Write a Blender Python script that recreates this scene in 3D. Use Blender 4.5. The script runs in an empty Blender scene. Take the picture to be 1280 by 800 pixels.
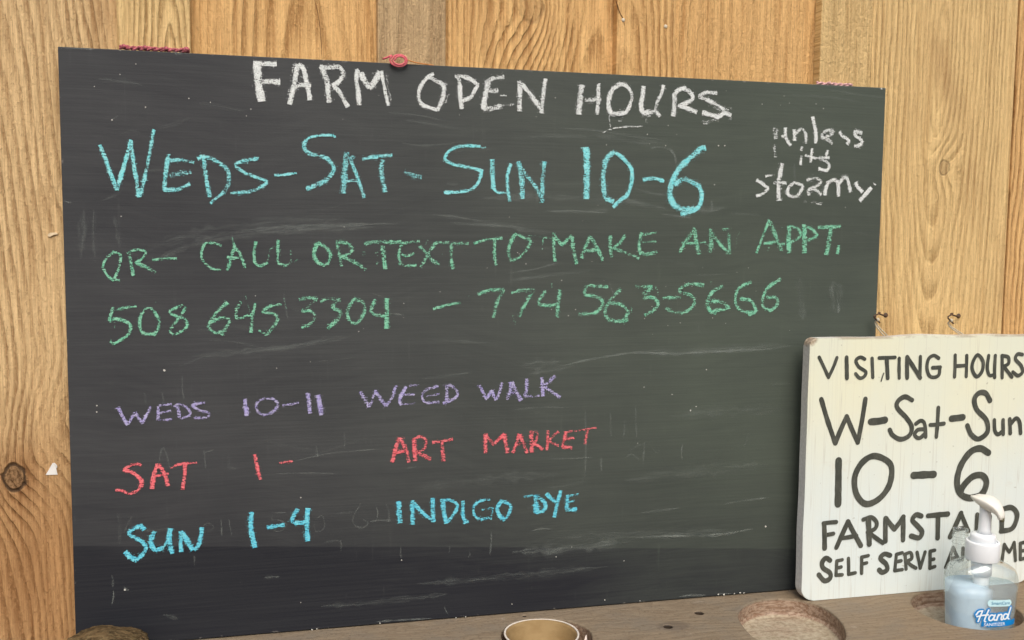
import bpy, bmesh, math, random
from mathutils import Vector, Matrix, Euler, noise as mnoise
R = random.Random(7)
S = bpy.context.scene
COL = S.collection

# ------------------------------------------------------------------ camera
FPX = 1213.417
CAM = Vector((0.27688, -1.38374, 0.56721))
ROT = Euler((1.485638, -0.008731, -0.234003), 'XYZ')
cd = bpy.data.cameras.new('camera')
cam = bpy.data.objects.new('camera', cd)
COL.objects.link(cam)
cam.location = CAM
cam.rotation_euler = ROT
cd.sensor_width = 36.0
cd.sensor_fit = 'HORIZONTAL'
cd.lens = 36.0 * FPX / 1280.0
cd.clip_start = 0.01
cd.clip_end = 500
S.camera = cam

# ------------------------------------------------------------------ daylight (open shade, soft)
SUN_EL, SUN_AZ = math.radians(50), math.radians(186)
w = bpy.data.worlds.new('World')
S.world = w
w.use_nodes = True
wt = w.node_tree
sky = wt.nodes.new('ShaderNodeTexSky')
sky.sky_type = 'NISHITA'
sky.sun_disc = False
sky.sun_elevation = SUN_EL
sky.sun_rotation = SUN_AZ
sky.air_density = 1.0
sky.dust_density = 6.0
sky.ozone_density = 1.0
bg = wt.nodes['Background']
wt.links.new(sky.outputs[0], bg.inputs[0])
bg.inputs[1].default_value = 0.125
sl = bpy.data.lights.new('sun', 'SUN')
sl.energy = 1.75
sl.angle = math.radians(42)
sl.color = (1.0, 0.975, 0.945)
sun = bpy.data.objects.new('sun', sl)
COL.objects.link(sun)
tosun = Vector((math.sin(SUN_AZ) * math.cos(SUN_EL), math.cos(SUN_AZ) * math.cos(SUN_EL), math.sin(SUN_EL)))
sun.rotation_euler = tosun.to_track_quat('Z', 'Y').to_euler()
S.view_settings.view_transform = 'Standard'
S.view_settings.look = 'None'
S.view_settings.exposure = 0.08
S.view_settings.gamma = 1.0

# ------------------------------------------------------------------ helpers
RM = ROT.to_matrix()


def at(u, v, y=0.0):
    """photo pixel -> point on the plane Y=y"""
    d = RM @ Vector(((u - 640) / FPX, -(v - 400) / FPX, -1))
    return CAM + d * ((y - CAM.y) / d.y)


def lin(r, g, b):
    f = lambda c: (c / 255 / 12.92) if c <= 10 else ((c / 255 + 0.055) / 1.055) ** 2.4
    return (f(r), f(g), f(b), 1.0)


def thing(name, label, cat, loc=(0, 0, 0), rotz=0.0, group=None):
    o = bpy.data.objects.new(name, None)
    o.empty_display_size = 0.05
    COL.objects.link(o)
    o.location = loc
    o.rotation_euler = (0, 0, rotz)
    o['label'] = label
    o['category'] = cat
    if group:
        o['group'] = group
    return o


def tag(o, label, cat, group=None):
    o['label'] = label
    o['category'] = cat
    if group:
        o['group'] = group
    return o


def link(name, me, mat, parent=None, loc=(0, 0, 0), smooth=False, label=None):
    """one mesh object; loc is in the parent's frame, vertices are local"""
    o = bpy.data.objects.new(name, me)
    COL.objects.link(o)
    if mat:
        for m in (mat if isinstance(mat, (list, tuple)) else [mat]):
            me.materials.append(m)
    if parent is not None:
        o.parent = parent
    o.location = loc
    if smooth:
        for p in me.polygons:
            p.use_smooth = True
    if label:
        o['label'] = label
    return o


def finish(bm, name):
    me = bpy.data.meshes.new(name)
    bmesh.ops.recalc_face_normals(bm, faces=bm.faces)
    bm.to_mesh(me)
    bm.free()
    return me


def box(bm, x0, x1, y0, y1, z0, z1, bev=0.0, seg=2):
    r = bmesh.ops.create_cube(bm, size=1)
    vs = r['verts']
    for v in vs:
        v.co = Vector((x0 + (v.co.x + .5) * (x1 - x0), y0 + (v.co.y + .5) * (y1 - y0), z0 + (v.co.z + .5) * (z1 - z0)))
    if bev:
        es = list({e for v in vs for e in v.link_edges})
        bmesh.ops.bevel(bm, geom=es, offset=bev, segments=seg, affect='EDGES', profile=0.6)
    return bm


def catmull(pts, step, closed=False):
    P = [Vector(p) for p in pts]
    if len(P) == 2:
        n = max(1, int((P[1] - P[0]).length / step))
        return [P[0].lerp(P[1], i / n) for i in range(n + 1)]
    out = []
    n = len(P)
    segs = n if closed else n - 1
    for i in range(segs):
        p1, p2 = P[i], P[(i + 1) % n]
        p0 = P[(i - 1) % n] if (closed or i > 0) else p1 * 2 - p2
        p3 = P[(i + 2) % n] if (closed or i < n - 2) else p2 * 2 - p1
        m = max(2, int((p2 - p1).length / step))
        for k in range(m):
            t = k / m
            out.append(0.5 * ((2 * p1) + (p2 - p0) * t + (2 * p0 - 5 * p1 + 4 * p2 - p3) * t * t + (3 * p1 - p0 - 3 * p2 + p3) * t ** 3))
    if not closed:
        out.append(P[-1].copy())
    return out


def tube(bm, pts, rad, seg=8, cap=True):
    rads = rad if isinstance(rad, (list, tuple)) else [rad] * len(pts)
    rings = []
    up = Vector((0.12, 0.3, 0.95)).normalized()
    for i, p in enumerate(pts):
        t = (pts[min(i + 1, len(pts) - 1)] - pts[max(i - 1, 0)]).normalized()
        a = t.cross(up)
        if a.length < 1e-3:
            a = t.cross(Vector((1, 0, 0)))
        a.normalize()
        b = t.cross(a).normalized()
        rings.append([bm.verts.new(p + (a * math.cos(q * 2 * math.pi / seg) + b * math.sin(q * 2 * math.pi / seg)) * rads[i]) for q in range(seg)])
    for A, B in zip(rings, rings[1:]):
        for q in range(seg):
            bm.faces.new((A[q], A[(q + 1) % seg], B[(q + 1) % seg], B[q]))
    if cap:
        bm.faces.new(rings[0][::-1])
        bm.faces.new(rings[-1])


def lathe(bm, prof, seg=48, c=(0, 0, 0), close=False):
    rings = []
    for r, z in prof:
        rings.append([bm.verts.new((c[0] + r * math.cos(2 * math.pi * k / seg), c[1] + r * math.sin(2 * math.pi * k / seg), c[2] + z)) for k in range(seg)])
    for A, B in zip(rings, rings[1:]):
        for k in range(seg):
            bm.faces.new((A[k], A[(k + 1) % seg], B[(k + 1) % seg], B[k]))
    if close:
        bm.faces.new(rings[0][::-1])
        bm.faces.new(rings[-1])
    return rings


class NT:
    """tiny shader graph writer"""

    def __init__(s, name):
        s.m = bpy.data.materials.new(name)
        s.m.use_nodes = True
        s.t = s.m.node_tree
        s.t.nodes.clear()
        s.out = s.t.nodes.new('ShaderNodeOutputMaterial')

    def n(s, typ, **kw):
        o = s.t.nodes.new(typ)
        for k, v in kw.items():
            setattr(o, k, v)
        return o

    def put(s, sock, v):
        if v is None:
            return
        if isinstance(v, bpy.types.NodeSocket):
            s.t.links.new(v, sock)
        else:
            sock.default_value = v

    def M(s, op, a, b=None, c=None, clamp=False):
        o = s.n('ShaderNodeMath', operation=op)
        o.use_clamp = clamp
        s.put(o.inputs[0], a)
        s.put(o.inputs[1], b)
        s.put(o.inputs[2], c)
        return o.outputs[0]

    def xyz(s, x, y, z):
        o = s.n('ShaderNodeCombineXYZ')
        s.put(o.inputs[0], x)
        s.put(o.inputs[1], y)
        s.put(o.inputs[2], z)
        return o.outputs[0]

    def sep(s, v):
        o = s.n('ShaderNodeSeparateXYZ')
        s.put(o.inputs[0], v)
        return o.outputs

    def obj(s):
        return s.n('ShaderNodeTexCoord').outputs['Object']

    def vmul(s, v, k, off=(0, 0, 0)):
        o = s.n('ShaderNodeVectorMath', operation='MULTIPLY_ADD')
        s.put(o.inputs[0], v)
        o.inputs[1].default_value = k
        o.inputs[2].default_value = off
        return o.outputs[0]

    def noise(s, v, scale=1.0, detail=3.0, rough=0.55, dist=0.0):
        o = s.n('ShaderNodeTexNoise')
        s.put(o.inputs['Vector'], v)
        o.inputs['Scale'].default_value = scale
        o.inputs['Detail'].default_value = detail
        o.inputs['Roughness'].default_value = rough
        o.inputs['Distortion'].default_value = dist
        return o.outputs[0]

    def sm(s, v, a, b, lo=0.0, hi=1.0):
        o = s.n('ShaderNodeMapRange', interpolation_type='SMOOTHSTEP')
        s.put(o.inputs['Value'], v)
        o.inputs['From Min'].default_value = a
        o.inputs['From Max'].default_value = b
        o.inputs['To Min'].default_value = lo
        o.inputs['To Max'].default_value = hi
        return o.outputs[0]

    def mix(s, f, a, b, mode='MIX'):
        o = s.n('ShaderNodeMix', data_type='RGBA', blend_type=mode)
        s.put(o.inputs[0], f)
        s.put(o.inputs[6], a)
        s.put(o.inputs[7], b)
        return o.outputs[2]

    def bump(s, h, strength=0.3, dist=0.002, normal=None):
        o = s.n('ShaderNodeBump')
        s.put(o.inputs['Height'], h)
        o.inputs['Strength'].default_value = strength
        o.inputs['Distance'].default_value = dist
        if normal:
            s.put(o.inputs['Normal'], normal)
        return o.outputs[0]

    def bsdf(s, col, rough=0.7, spec=0.3, normal=None, **kw):
        o = s.n('ShaderNodeBsdfPrincipled')
        s.put(o.inputs['Base Color'], col)
        s.put(o.inputs['Roughness'], rough)
        s.put(o.inputs['Specular IOR Level'], spec)
        if normal:
            s.put(o.inputs['Normal'], normal)
        for k, v in kw.items():
            s.put(o.inputs[k.replace('_', ' ')], v)
        return o.outputs[0]

    def done(s, sh):
        s.t.links.new(sh, s.out.inputs[0])
        return s.m


def wood(name, seed, light, dark, cx=0.0, d0=0.05, tilt=0.1, zoff=0.0, freq=150, warp=0.03, knots=(), rough_sawn=0.6, ringamt=0.95, tint=None, fib=1.0, axis='Z', freckle=0.3, halos=()):
    """sawn plank: rings of a tilted log cut by the plank, fibres, saw fuzz, knots"""
    g = NT(name)
    x, y, z = g.sep(g.obj())
    if axis == 'X':
        x, z = y, x
    p = g.xyz(x, seed * 3.17, z)
    n1 = g.noise(g.vmul(p, (7, 1, 2.0)), 1, 3, 0.5)
    n2 = g.noise(g.vmul(p, (40, 1, 9)), 1, 3, 0.6)
    xw = g.M('ADD', x, g.M('MULTIPLY', g.M('SUBTRACT', n1, 0.5), warp * 2))
    xw = g.M('ADD', xw, g.M('MULTIPLY', g.M('SUBTRACT', n2, 0.5), 0.006))
    xk = g.M('ADD', x, g.M('MULTIPLY', g.M('SUBTRACT', g.noise(g.vmul(p, (70, 1, 60)), 1, 3, 0.6), 0.5), 0.014))
    dx = g.M('SUBTRACT', xw, cx)
    dz = g.M('ADD', g.M('MULTIPLY', g.M('ADD', z, zoff), tilt), d0)
    r = g.M('SQRT', g.M('ADD', g.M('MULTIPLY', dx, dx), g.M('MULTIPLY', dz, dz)))
    kd = None
    kring = None
    for kx, kz, ks, kring_amt in knots:
        q = g.M('SQRT', g.M('ADD', g.M('POWER', g.M('ABSOLUTE', g.M('SUBTRACT', xk, kx)), 2.0), g.M('POWER', g.M('ABSOLUTE', g.M('MULTIPLY', g.M('SUBTRACT', z, kz), 0.75)), 2.0)))
        e = g.M('EXPONENT', g.M('MULTIPLY', g.M('POWER', g.M('DIVIDE', q, ks * 1.7), 2.0), -1.0))
        r = g.M('ADD', r, g.M('MULTIPLY', e, ks * 0.9))
        core = g.sm(q, ks * 0.35, ks * 0.62, 1, 0)
        rim = g.M('MULTIPLY', g.M('MULTIPLY', g.sm(q, ks * 0.40, ks * 0.48), g.sm(q, ks * 0.52, ks * 0.62, 1, 0)), kring_amt)
        core = g.M('MULTIPLY', core, kring_amt)
        kd = core if kd is None else g.M('MAXIMUM', kd, core)
        kring = rim if kring is None else g.M('MAXIMUM', kring, rim)
    s = g.M('ADD', g.M('MULTIPLY', r, freq), g.M('MULTIPLY', g.noise(g.vmul(p, (25, 1, 3), (3, 0, seed)), 1, 2), 0.9))
    fr = g.M('FRACT', s)
    late = g.M('MULTIPLY', g.sm(fr, 0.30, 0.78), g.sm(fr, 0.86, 1.0, 1, 0))
    vary = g.sm(g.noise(g.vmul(p, (22, 1, 2.0), (9, 0, seed * 2)), 1, 3), 0.3, 0.62, 0.3, 1.0)
    vary = g.M('MULTIPLY', vary, g.sm(g.noise(g.vmul(p, (300, 1, 90), (0, 0, 5)), 1, 3, 0.7), 0.3, 0.6, 0.45, 1.0))
    late = g.M('MULTIPLY', late, vary)
    fibre = g.noise(g.vmul(p, (520, 1, 16)), 1, 5, 0.7)
    fuzz = g.noise(g.vmul(p, (330, 1, 130)), 1, 4, 0.65, 0.6)
    patch = g.noise(g.vmul(p, (9, 1, 3.5), (1, 0, seed)), 1, 4, 0.6)
    col = g.mix(g.M('MULTIPLY', late, ringamt, clamp=True), light, dark)
    fcol = g.mix(g.sm(fibre, 0.32, 0.68), tuple(c * 0.62 for c in dark[:3]) + (1,), light)
    col = g.mix(0.36 * fib, col, fcol)
    saw = g.noise(g.vmul(p, (25, 1, 520)), 1, 3, 0.6)
    col = g.mix(g.sm(saw, 0.56, 0.7, 0, 0.10), col, dark)
    st1 = g.noise(g.vmul(p, (140, 1, 3.0), (2, 0, seed * 1.7)), 1, 4, 0.6)
    col = g.mix(g.sm(st1, 0.50, 0.72, 0, 0.55), col, tuple(c * 1.15 for c in dark[:3]) + (1,))
    col = g.mix(g.sm(st1, 0.48, 0.30, 0, 0.45), col, tuple(min(1, c * 1.22) for c in light[:3]) + (1,))
    speck = g.sm(fuzz, 0.56, 0.70, 0, freckle)
    col = g.mix(speck, col, tuple(c * 0.55 for c in dark[:3]) + (1,))
    hl = g.sm(fuzz, 0.30, 0.42, freckle * 0.7, 0)
    col = g.mix(hl, col, tuple(min(1, c * 1.25) for c in light[:3]) + (1,))
    if tint is None:
        tint = (0.36, 0.20, 0.085, 1)
    col = g.mix(g.sm(patch, 0.5, 0.78, 0, 0.5), col, tint)
    for hx, hz, hr, ha in halos:   # browner patches: wood round a knot, and painted shade
        q = g.M('SQRT', g.M('ADD', g.M('POWER', g.M('ABSOLUTE', g.M('MULTIPLY', g.M('SUBTRACT', xw, hx), 1.6)), 2.0), g.M('POWER', g.M('ABSOLUTE', g.M('SUBTRACT', z, hz)), 2.0)))
        q = g.M('ADD', q, g.M('MULTIPLY', g.M('SUBTRACT', patch, 0.5), hr * 0.9))
        col = g.mix(g.sm(q, hr * 0.2, hr, ha, 0), col, (0.62, 0.50, 0.42, 1), 'MULTIPLY')
    if kd is not None:
        kfib = g.noise(g.vmul(p, (260, 1, 200)), 1, 3, 0.7)
        col = g.mix(g.M('MULTIPLY', kd, 0.8), col, g.mix(g.sm(kfib, 0.35, 0.65), (0.10, 0.055, 0.025, 1), (0.33, 0.2, 0.1, 1)))
        col = g.mix(g.M('MULTIPLY', kring, 0.9), col, (0.06, 0.036, 0.02, 1))
    h = g.M('ADD', g.M('MULTIPLY', late, -0.9), g.M('MULTIPLY', fibre, 0.55))
    h = g.M('ADD', h, g.M('ADD', g.M('MULTIPLY', saw, 0.12), g.M('MULTIPLY', fuzz, rough_sawn * 1.9)))
    h = g.M('ADD', h, g.M('MULTIPLY', g.noise(g.vmul(p, (90, 1, 45)), 1, 3), rough_sawn))
    if kring is not None:
        h = g.M('SUBTRACT', h, g.M('MULTIPLY', kring, 1.2))
    return g.done(g.bsdf(col, 0.78, 0.2, g.bump(h, 0.8, 0.0026)))


def flat(name, col, rough=0.6, spec=0.3, vary=0.12, scale=60, bump=0.1, **kw):
    g = NT(name)
    n = g.noise(g.obj(), scale, 4, 0.6)
    c = g.mix(g.sm(n, 0.3, 0.7), tuple(v * (1 - vary) for v in col[:3]) + (1,), tuple(min(1, v * (1 + vary)) for v in col[:3]) + (1,))
    return g.done(g.bsdf(c, rough, spec, g.bump(n, bump, 0.001), **kw))


def cuts(*edges):
    return lambda u, v: sum(u >= e for e in edges)


def stroke_pts(win, pts, y):
    x0, y0, sc = win
    return [at(x0 + a / sc, y0 + b / sc, y) for a, b in pts]


class Ribbon:
    """ribbons laid on a plane Y = const; UV0 = (length, across), UV1 = (density, id)"""

    def __init__(s, y, cap=False, wob=0.12, lay=12, grow=1.0):
        s.bm = bmesh.new()
        s.uv = s.bm.loops.layers.uv.new('UVMap')
        s.uv2 = s.bm.loops.layers.uv.new('dens')
        s.y, s.cap, s.wob, s.k, s.lay, s.grow = y, cap, wob, 0, lay, grow
        s.todo = []

    def add(s, pts, wid, dens=0.4, step=0.0022, taper=0.0, closed=False):
        yy = s.y - 0.00003 * (s.k % s.lay)
        s.k += 1
        P = catmull([Vector((p.x, 0, p.z)) for p in pts], step, closed)
        if closed:
            P.append(P[0].copy())
        n = len(P)
        if n < 2:
            return
        ph = R.uniform(0, 100)
        L = 0.0
        prev = None
        tot = sum((P[i + 1] - P[i]).length for i in range(n - 1))
        rows = []
        for i in range(n):
            if closed and i in (0, n - 1):
                t = (P[1] - P[n - 2]).normalized()
            else:
                t = (P[min(i + 1, n - 1)] - P[max(i - 1, 0)]).normalized()
            nn = Vector((-t.z, 0, t.x))
            if i:
                L += (P[i] - P[i - 1]).length
            f = L / max(tot, 1e-6)
            hw = s.grow * wid * 0.5 * (1 + s.wob * 2 * mnoise.noise(Vector((L * 90 + ph, ph, 0))))
            if taper:
                hw *= min(1.0, 1 - taper + taper * 6 * min(f, 1 - f))
            rows.append((P[i], nn, hw, L))
        if s.cap and not closed:
            a, nn, hw, _ = rows[0]
            t = (rows[0][0] - rows[1][0]).normalized()
            head = [(a + t * hw * math.sin(q), nn, hw * max(math.cos(q), 0.05), 0) for q in (1.35, 1.0, 0.5)]
            b, nn2, hw2, l2 = rows[-1]
            t2 = (rows[-1][0] - rows[-2][0]).normalized()
            tail = [(b + t2 * hw2 * math.sin(q), nn2, hw2 * max(math.cos(q), 0.05), l2) for q in (0.5, 1.0, 1.35)]
            rows = head + rows + tail
        vs = []
        for j_, (c, nn, hw, l) in enumerate(rows):
            y2 = yy - 0.00002 * j_ / len(rows)
            vs.append([(s.bm.verts.new((c.x + nn.x * hw * q, y2, c.z + nn.z * hw * q)), l, q) for q in (1, 0, -1)])
        for A, B in zip(vs, vs[1:]):
            for j in (0, 1):
                q = (A[j], A[j + 1], B[j + 1], B[j])
                try:
                    f = s.bm.faces.new([v[0] for v in q])
                except ValueError:
                    continue
                for lp, v in zip(f.loops, q):
                    lp[s.uv].uv = (v[1], v[2])
                    lp[s.uv2].uv = (dens, ph)

    def px(s, win, wpx, *strokes, dens=0.4, closed=False, taper=0.0):
        """strokes of width wpx photo pixels, points in the window's own scale"""
        for pts in strokes:
            P = stroke_pts(win, pts, s.y)
            u, v = win[0] + pts[0][0] / win[2], win[1] + pts[0][1] / win[2]
            m = (at(u + 1, v, s.y) - at(u, v, s.y)).length * 0.5 + (at(u, v + 1, s.y) - at(u, v, s.y)).length * 0.5
            s.todo.append((u, v, (P, wpx * m), dict(dens=dens, closed=closed, taper=taper)))

    def words(s, name, mat, parent, pick, labels):
        """one mesh per word: pick(u, v) tells which word a stroke belongs to"""
        for i, lab in enumerate(labels):
            r = Ribbon(s.y, s.cap, s.wob, s.lay, s.grow)
            for u, v, a, k in s.todo:
                if pick(u, v) == i:
                    r.add(*a, **k)
                    if not s.cap and k['dens'] > 0.15:   # loose dust round the stroke
                        r.add(a[0], a[1] * 2.1, dens=-0.22 - R.random() * 0.12, closed=k['closed'])
            r.build(name, mat, parent, lab)
        s.bm.free()

    def build(s, name, mat, parent, label=None):
        for u, v, a, k in s.todo:
            s.add(*a, **k)
        off = parent.location
        for v in s.bm.verts:
            v.co -= off
        me = bpy.data.meshes.new(name)
        for f in s.bm.faces:
            f.normal_update()
            if f.normal.y > 0:
                f.normal_flip()
        s.bm.to_mesh(me)
        s.bm.free()
        return link(name, me, mat, parent, label=label)


def chalk(name, col, col2, off=0.0):
    """waxy chalk line: broken by the board's horizontal grain"""
    g = NT(name)
    uv = g.n('ShaderNodeUVMap', uv_map='UVMap').outputs[0]
    d = g.n('ShaderNodeUVMap', uv_map='dens').outputs[0]
    L, v, _ = g.sep(uv)
    dens, ident, _ = g.sep(d)
    o = g.obj()
    na = g.noise(g.vmul(o, (640, 1, 640)), 1, 2, 0.6)
    nb = g.noise(g.vmul(o, (150, 1, 520), (5, 0, 0)), 1, 3, 0.6)
    nc = g.noise(g.vmul(o, (60, 1, 60), (11, 0, 0)), 1, 2, 0.5)
    n = g.M('ADD', g.M('MULTIPLY', g.M('SUBTRACT', na, 0.5), 2.9), g.M('MULTIPLY', g.M('SUBTRACT', nb, 0.5), 2.3))
    n = g.M('ADD', n, g.M('MULTIPLY', g.M('SUBTRACT', nc, 0.5), 1.4))
    edge = g.M('MULTIPLY', g.M('POWER', g.M('ABSOLUTE', v), 3.0), 1.0)
    cov = g.M('SUBTRACT', g.M('ADD', n, g.M('ADD', dens, off)), edge)
    a = g.sm(cov, 0.0, 0.36)
    c = g.mix(g.sm(nb, 0.35, 0.65), col, col2)
    sh = g.bsdf(c, 0.95, 0.05, g.bump(n, 0.25, 0.001), Alpha=a)
    return g.done(sh)


def smudge_mat(name, col):
    g = NT(name)
    uv = g.n('ShaderNodeUVMap', uv_map='UVMap').outputs[0]
    d = g.n('ShaderNodeUVMap', uv_map='dens').outputs[0]
    L, v, _ = g.sep(uv)
    dens, ident, _ = g.sep(d)
    o = g.obj()
    st = g.noise(g.xyz(g.M('MULTIPLY', L, 22.0), g.M('MULTIPLY', v, 3.2), ident), 1, 4, 0.65)
    gr = g.noise(g.vmul(o, (500, 1, 700)), 1, 2, 0.6)
    a = g.M('MULTIPLY', g.sm(g.M('ABSOLUTE', v), 0.15, 1.0, 1, 0), g.M('MULTIPLY', g.sm(st, 0.36, 0.72), g.sm(gr, 0.3, 0.7, 0.35, 1)))
    a = g.M('MULTIPLY', a, g.M('MULTIPLY', dens, 1.5), clamp=True)
    return g.done(g.bsdf(col, 0.95, 0.05, None, Alpha=a))

# ------------------------------------------------------------------ the wall: boards and battens
LT, DK = (0.82, 0.585, 0.305, 1), (0.29, 0.15, 0.055, 1)
LT2, DK2 = (0.86, 0.54, 0.23, 1), (0.33, 0.155, 0.046, 1)
LT3, DK3 = (0.86, 0.615, 0.29, 1), (0.35, 0.20, 0.07, 1)
GR, DG = (0.62, 0.445, 0.245, 1), (0.28, 0.165, 0.075, 1)
ZB, ZT = -0.75, 1.35
wall = thing('plank_wall', 'rough sawn golden board and batten wall behind the hanging chalkboard', 'wall', (0.6, 0.052, ZB))


def plank(name, x0, x1, y0, y1, mat, label=None):
    cxm = (x0 + x1) / 2
    bm = bmesh.new()
    box(bm, x0 - cxm, x1 - cxm, y0 - 0.052, y1 - 0.052, 0 - 0.5, ZT - ZB - 0.5, 0.0022, 2)
    return link(name, finish(bm, name), mat, wall, (cxm - wall.location.x, 0, 0.5), label=label)


# local plank z: world z = ZB + 0.5 + local  ->  local = z + 0.25
kz = lambda z: z + 0.25
pl_a = plank('board', -0.30, 0.1155, 0.032, 0.052, wood('wood_wide_board', 1.3, LT, DK, cx=-0.09, d0=0.07, tilt=0.10, freq=118, warp=0.03,
             knots=[(0.0150, kz(0.236), 0.027, 1.0), (0.055, kz(0.30), 0.03, 0.0)], freckle=0.45, ringamt=0.95, halos=[(0.03, kz(0.10), 0.34, 1.0), (0.015, kz(0.24), 0.07, 0.6)]), 'wide board with a dark ringed knot')  # wide halo paints the shade low on this board; small one surrounds the knot
plank('board', 0.1185, 0.462, 0.032, 0.052, wood('wood_board_straight', 4.1, LT2, DK2, cx=0.03, d0=0.07, tilt=0.05, freq=120, warp=0.015, rough_sawn=0.5))
plank('board', 0.465, 0.813, 0.032, 0.052, wood('wood_board_swirl', 7.7, LT2, DK2, cx=0.1, d0=0.05, tilt=0.04, freq=140, warp=0.02,
      knots=[(0.002, kz(0.905), 0.034, 0.25)]))
plank('board', 0.816, 1.148, 0.032, 0.052, wood('wood_board_orange', 9.2, LT2, DK2, cx=0.22, d0=0.12, tilt=0.04, freq=70, warp=0.02, ringamt=0.4, rough_sawn=0.9))
plank('board', 1.151, 1.4785, 0.032, 0.052, wood('wood_board_pale', 12.6, LT3, DK3, cx=0.02, d0=-0.01, tilt=0.14, zoff=-1.04, freq=118, warp=0.02, ringamt=0.7,
      knots=[(0.0355, kz(0.688), 0.018, 0.4)]))
plank('board', 1.862, 2.24, 0.032, 0.052, wood('wood_board_far', 16.4, LT, DK, cx=0.05, d0=0.05, tilt=0.07, freq=115))
plank('board', 2.243, 2.62, 0.032, 0.052, wood('wood_board_end', 17.9, LT3, DK3, cx=-0.1, d0=0.06, tilt=0.07, freq=105))
plank('board', -1.10, -0.703, 0.032, 0.052, wood('wood_board_outer', 18.3, LT2, DK2, cx=0.1, d0=0.05, tilt=0.06, freq=120))
plank('board', 1.4805, 1.859, 0.0305, 0.052, wood('wood_board_right', 14.2, LT2, DK2, cx=0.1, d0=0.05, tilt=0.06, freq=120))
plank('board', -0.70, -0.303, 0.032, 0.052, wood('wood_board_left', 15.2, LT, DK, cx=0.1, d0=0.05, tilt=0.06, freq=120))
plank('batten', 0.0705, 0.1635, 0.012, 0.032, wood('wood_batten_knotty', 2.2, LT3, DK3, cx=0.018, d0=0.012, tilt=0.12, zoff=-1.12, freq=150, warp=0.015, rough_sawn=0.5))
plank('batten', 0.4135, 0.510, 0.012, 0.032, wood('wood_batten_fuzzy', 5.3, GR, DG, cx=0.08, d0=0.09, tilt=0.05, freq=60, warp=0.02, ringamt=0.25, rough_sawn=0.9, freckle=0.4))
b3 = plank('batten', 0.767, 0.860, 0.012, 0.032, wood('wood_batten_orange', 8.4, LT2, DK2, cx=-0.03, d0=0.02, tilt=0.11, zoff=-1.0, freq=110, warp=0.02, rough_sawn=0.6))
plank('batten', 1.103, 1.1935, 0.012, 0.032, wood('wood_batten_rough', 10.5, LT3, DK3, cx=0.1, d0=0.1, tilt=0.04, freq=60, ringamt=0.2, rough_sawn=1.3))

nailm = flat('nail_metal', (0.62, 0.55, 0.42, 1), 0.45, 0.5, 0.2)
for (u, v) in ((779, 25), (832, 33)):
    p = at(u, v, 0.012)
    bm = bmesh.new()
    bmesh.ops.create_uvsphere(bm, u_segments=14, v_segments=8, radius=0.0028, matrix=Matrix.Diagonal((1, 0.45, 1, 1)))
    link('nail_head', finish(bm, 'nail_head'), nailm, b3, Vector((p.x, 0.0117, p.z)) - (wall.location + b3.location), True)
# drying cracks, open splits along the grain
crackm = flat('crack_dark', (0.10, 0.05, 0.025, 1), 0.95, 0.05)


def crack(parent, pts, y, wd):
    rb = Ribbon(y, wob=0.4)
    rb.add([at(u, v, y) for u, v in pts], wd, step=0.004, taper=1.0)
    bm = rb.bm
    off = wall.location + parent.location
    for v in bm.verts:
        v.co -= off
    link('crack', finish(bm, 'crack'), crackm, parent)


crack(b3, [(768, -6), (774, 14), (779, 24), (781, 34)], 0.0117, 0.0016)
crack([c for c in wall.children if c.name == 'board.001'][0], [(392, -5), (398, 20), (401, 45), (402, 72)], 0.0317, 0.0007)

# ------------------------------------------------------------------ the bench with carved pockets
def closed(pts):
    return catmull([Vector((a, b, 0)) for a, b in pts], 0.006, True)


def circ(cx, cy, r, wob, ph):
    return [Vector((cx + (r * (1 + wob * math.sin(3 * t + ph) + wob * .6 * math.sin(5 * t))) * math.cos(t), cy + (r * (1 + wob * math.sin(3 * t + ph))) * math.sin(t), 0))
            for t in [2 * math.pi * k / 80 for k in range(80)]]


POCK = [(circ(0.6415, -0.0895, 0.0655, 0.012, 1), -0.03),
        (closed([(.9446, -.077), (.9665, -.049), (.9999, -.029), (1.036, -.0263), (1.0699, -.0406), (1.089, -.0719), (1.0896, -.1113), (1.077, -.1549),
                 (1.05, -.195), (1.0, -.212), (.955, -.200), (.931, -.1637), (.934, -.115)]), -0.027),
        (circ(1.3035, -0.129, 0.0795, 0.010, 2), -0.027)]
bx0, bx1, by0, by1, bz = -1.10, 2.62, -0.46, 0.0112, -0.055
bm = bmesh.new()
box(bm, bx0, bx1, by0, by1, bz, 0.0)
me = finish(bm, 'bench_top')
ben = bpy.data.objects.new('bench_top', me)
COL.objects.link(ben)
cut = bmesh.new()
for pts, dep in POCK:
    top = [cut.verts.new((p.x, p.y, 0.02)) for p in pts]
    c = sum((Vector(p) for p in pts), Vector()) / len(pts)
    mid = [cut.verts.new((c.x + (p.x - c.x) * .985, c.y + (p.y - c.y) * .985, dep + .006)) for p in pts]
    bot = [cut.verts.new((c.x + (p.x - c.x) * .93, c.y + (p.y - c.y) * .93, dep)) for p in pts]
    n = len(pts)
    for A, B in ((top, mid), (mid, bot)):
        for k in range(n):
            cut.faces.new((A[k], A[(k + 1) % n], B[(k + 1) % n], B[k]))
    cut.faces.new(top)
    cut.faces.new(bot)
for hx, hy, hr in ((0.8247, -0.0943, 0.0066), (0.8914, -0.0558, 0.0068), (0.6285, -0.0115, 0.0026)):
    lathe(cut, [(hr, -0.012), (hr, 0.02)], 16, (hx, hy, 0), True)
cme = finish(cut, 'cutter')
co = bpy.data.objects.new('cutter', cme)
COL.objects.link(co)
bo = ben.modifiers.new('b', 'BOOLEAN')
bo.operation = 'DIFFERENCE'
bo.object = co
bo.solver = 'EXACT'
bv = ben.modifiers.new('v', 'BEVEL')
bv.width = 0.0022
bv.segments = 2
bv.limit_method = 'ANGLE'
bv.angle_limit = math.radians(40)
dg = bpy.context.evaluated_depsgraph_get()
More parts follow.
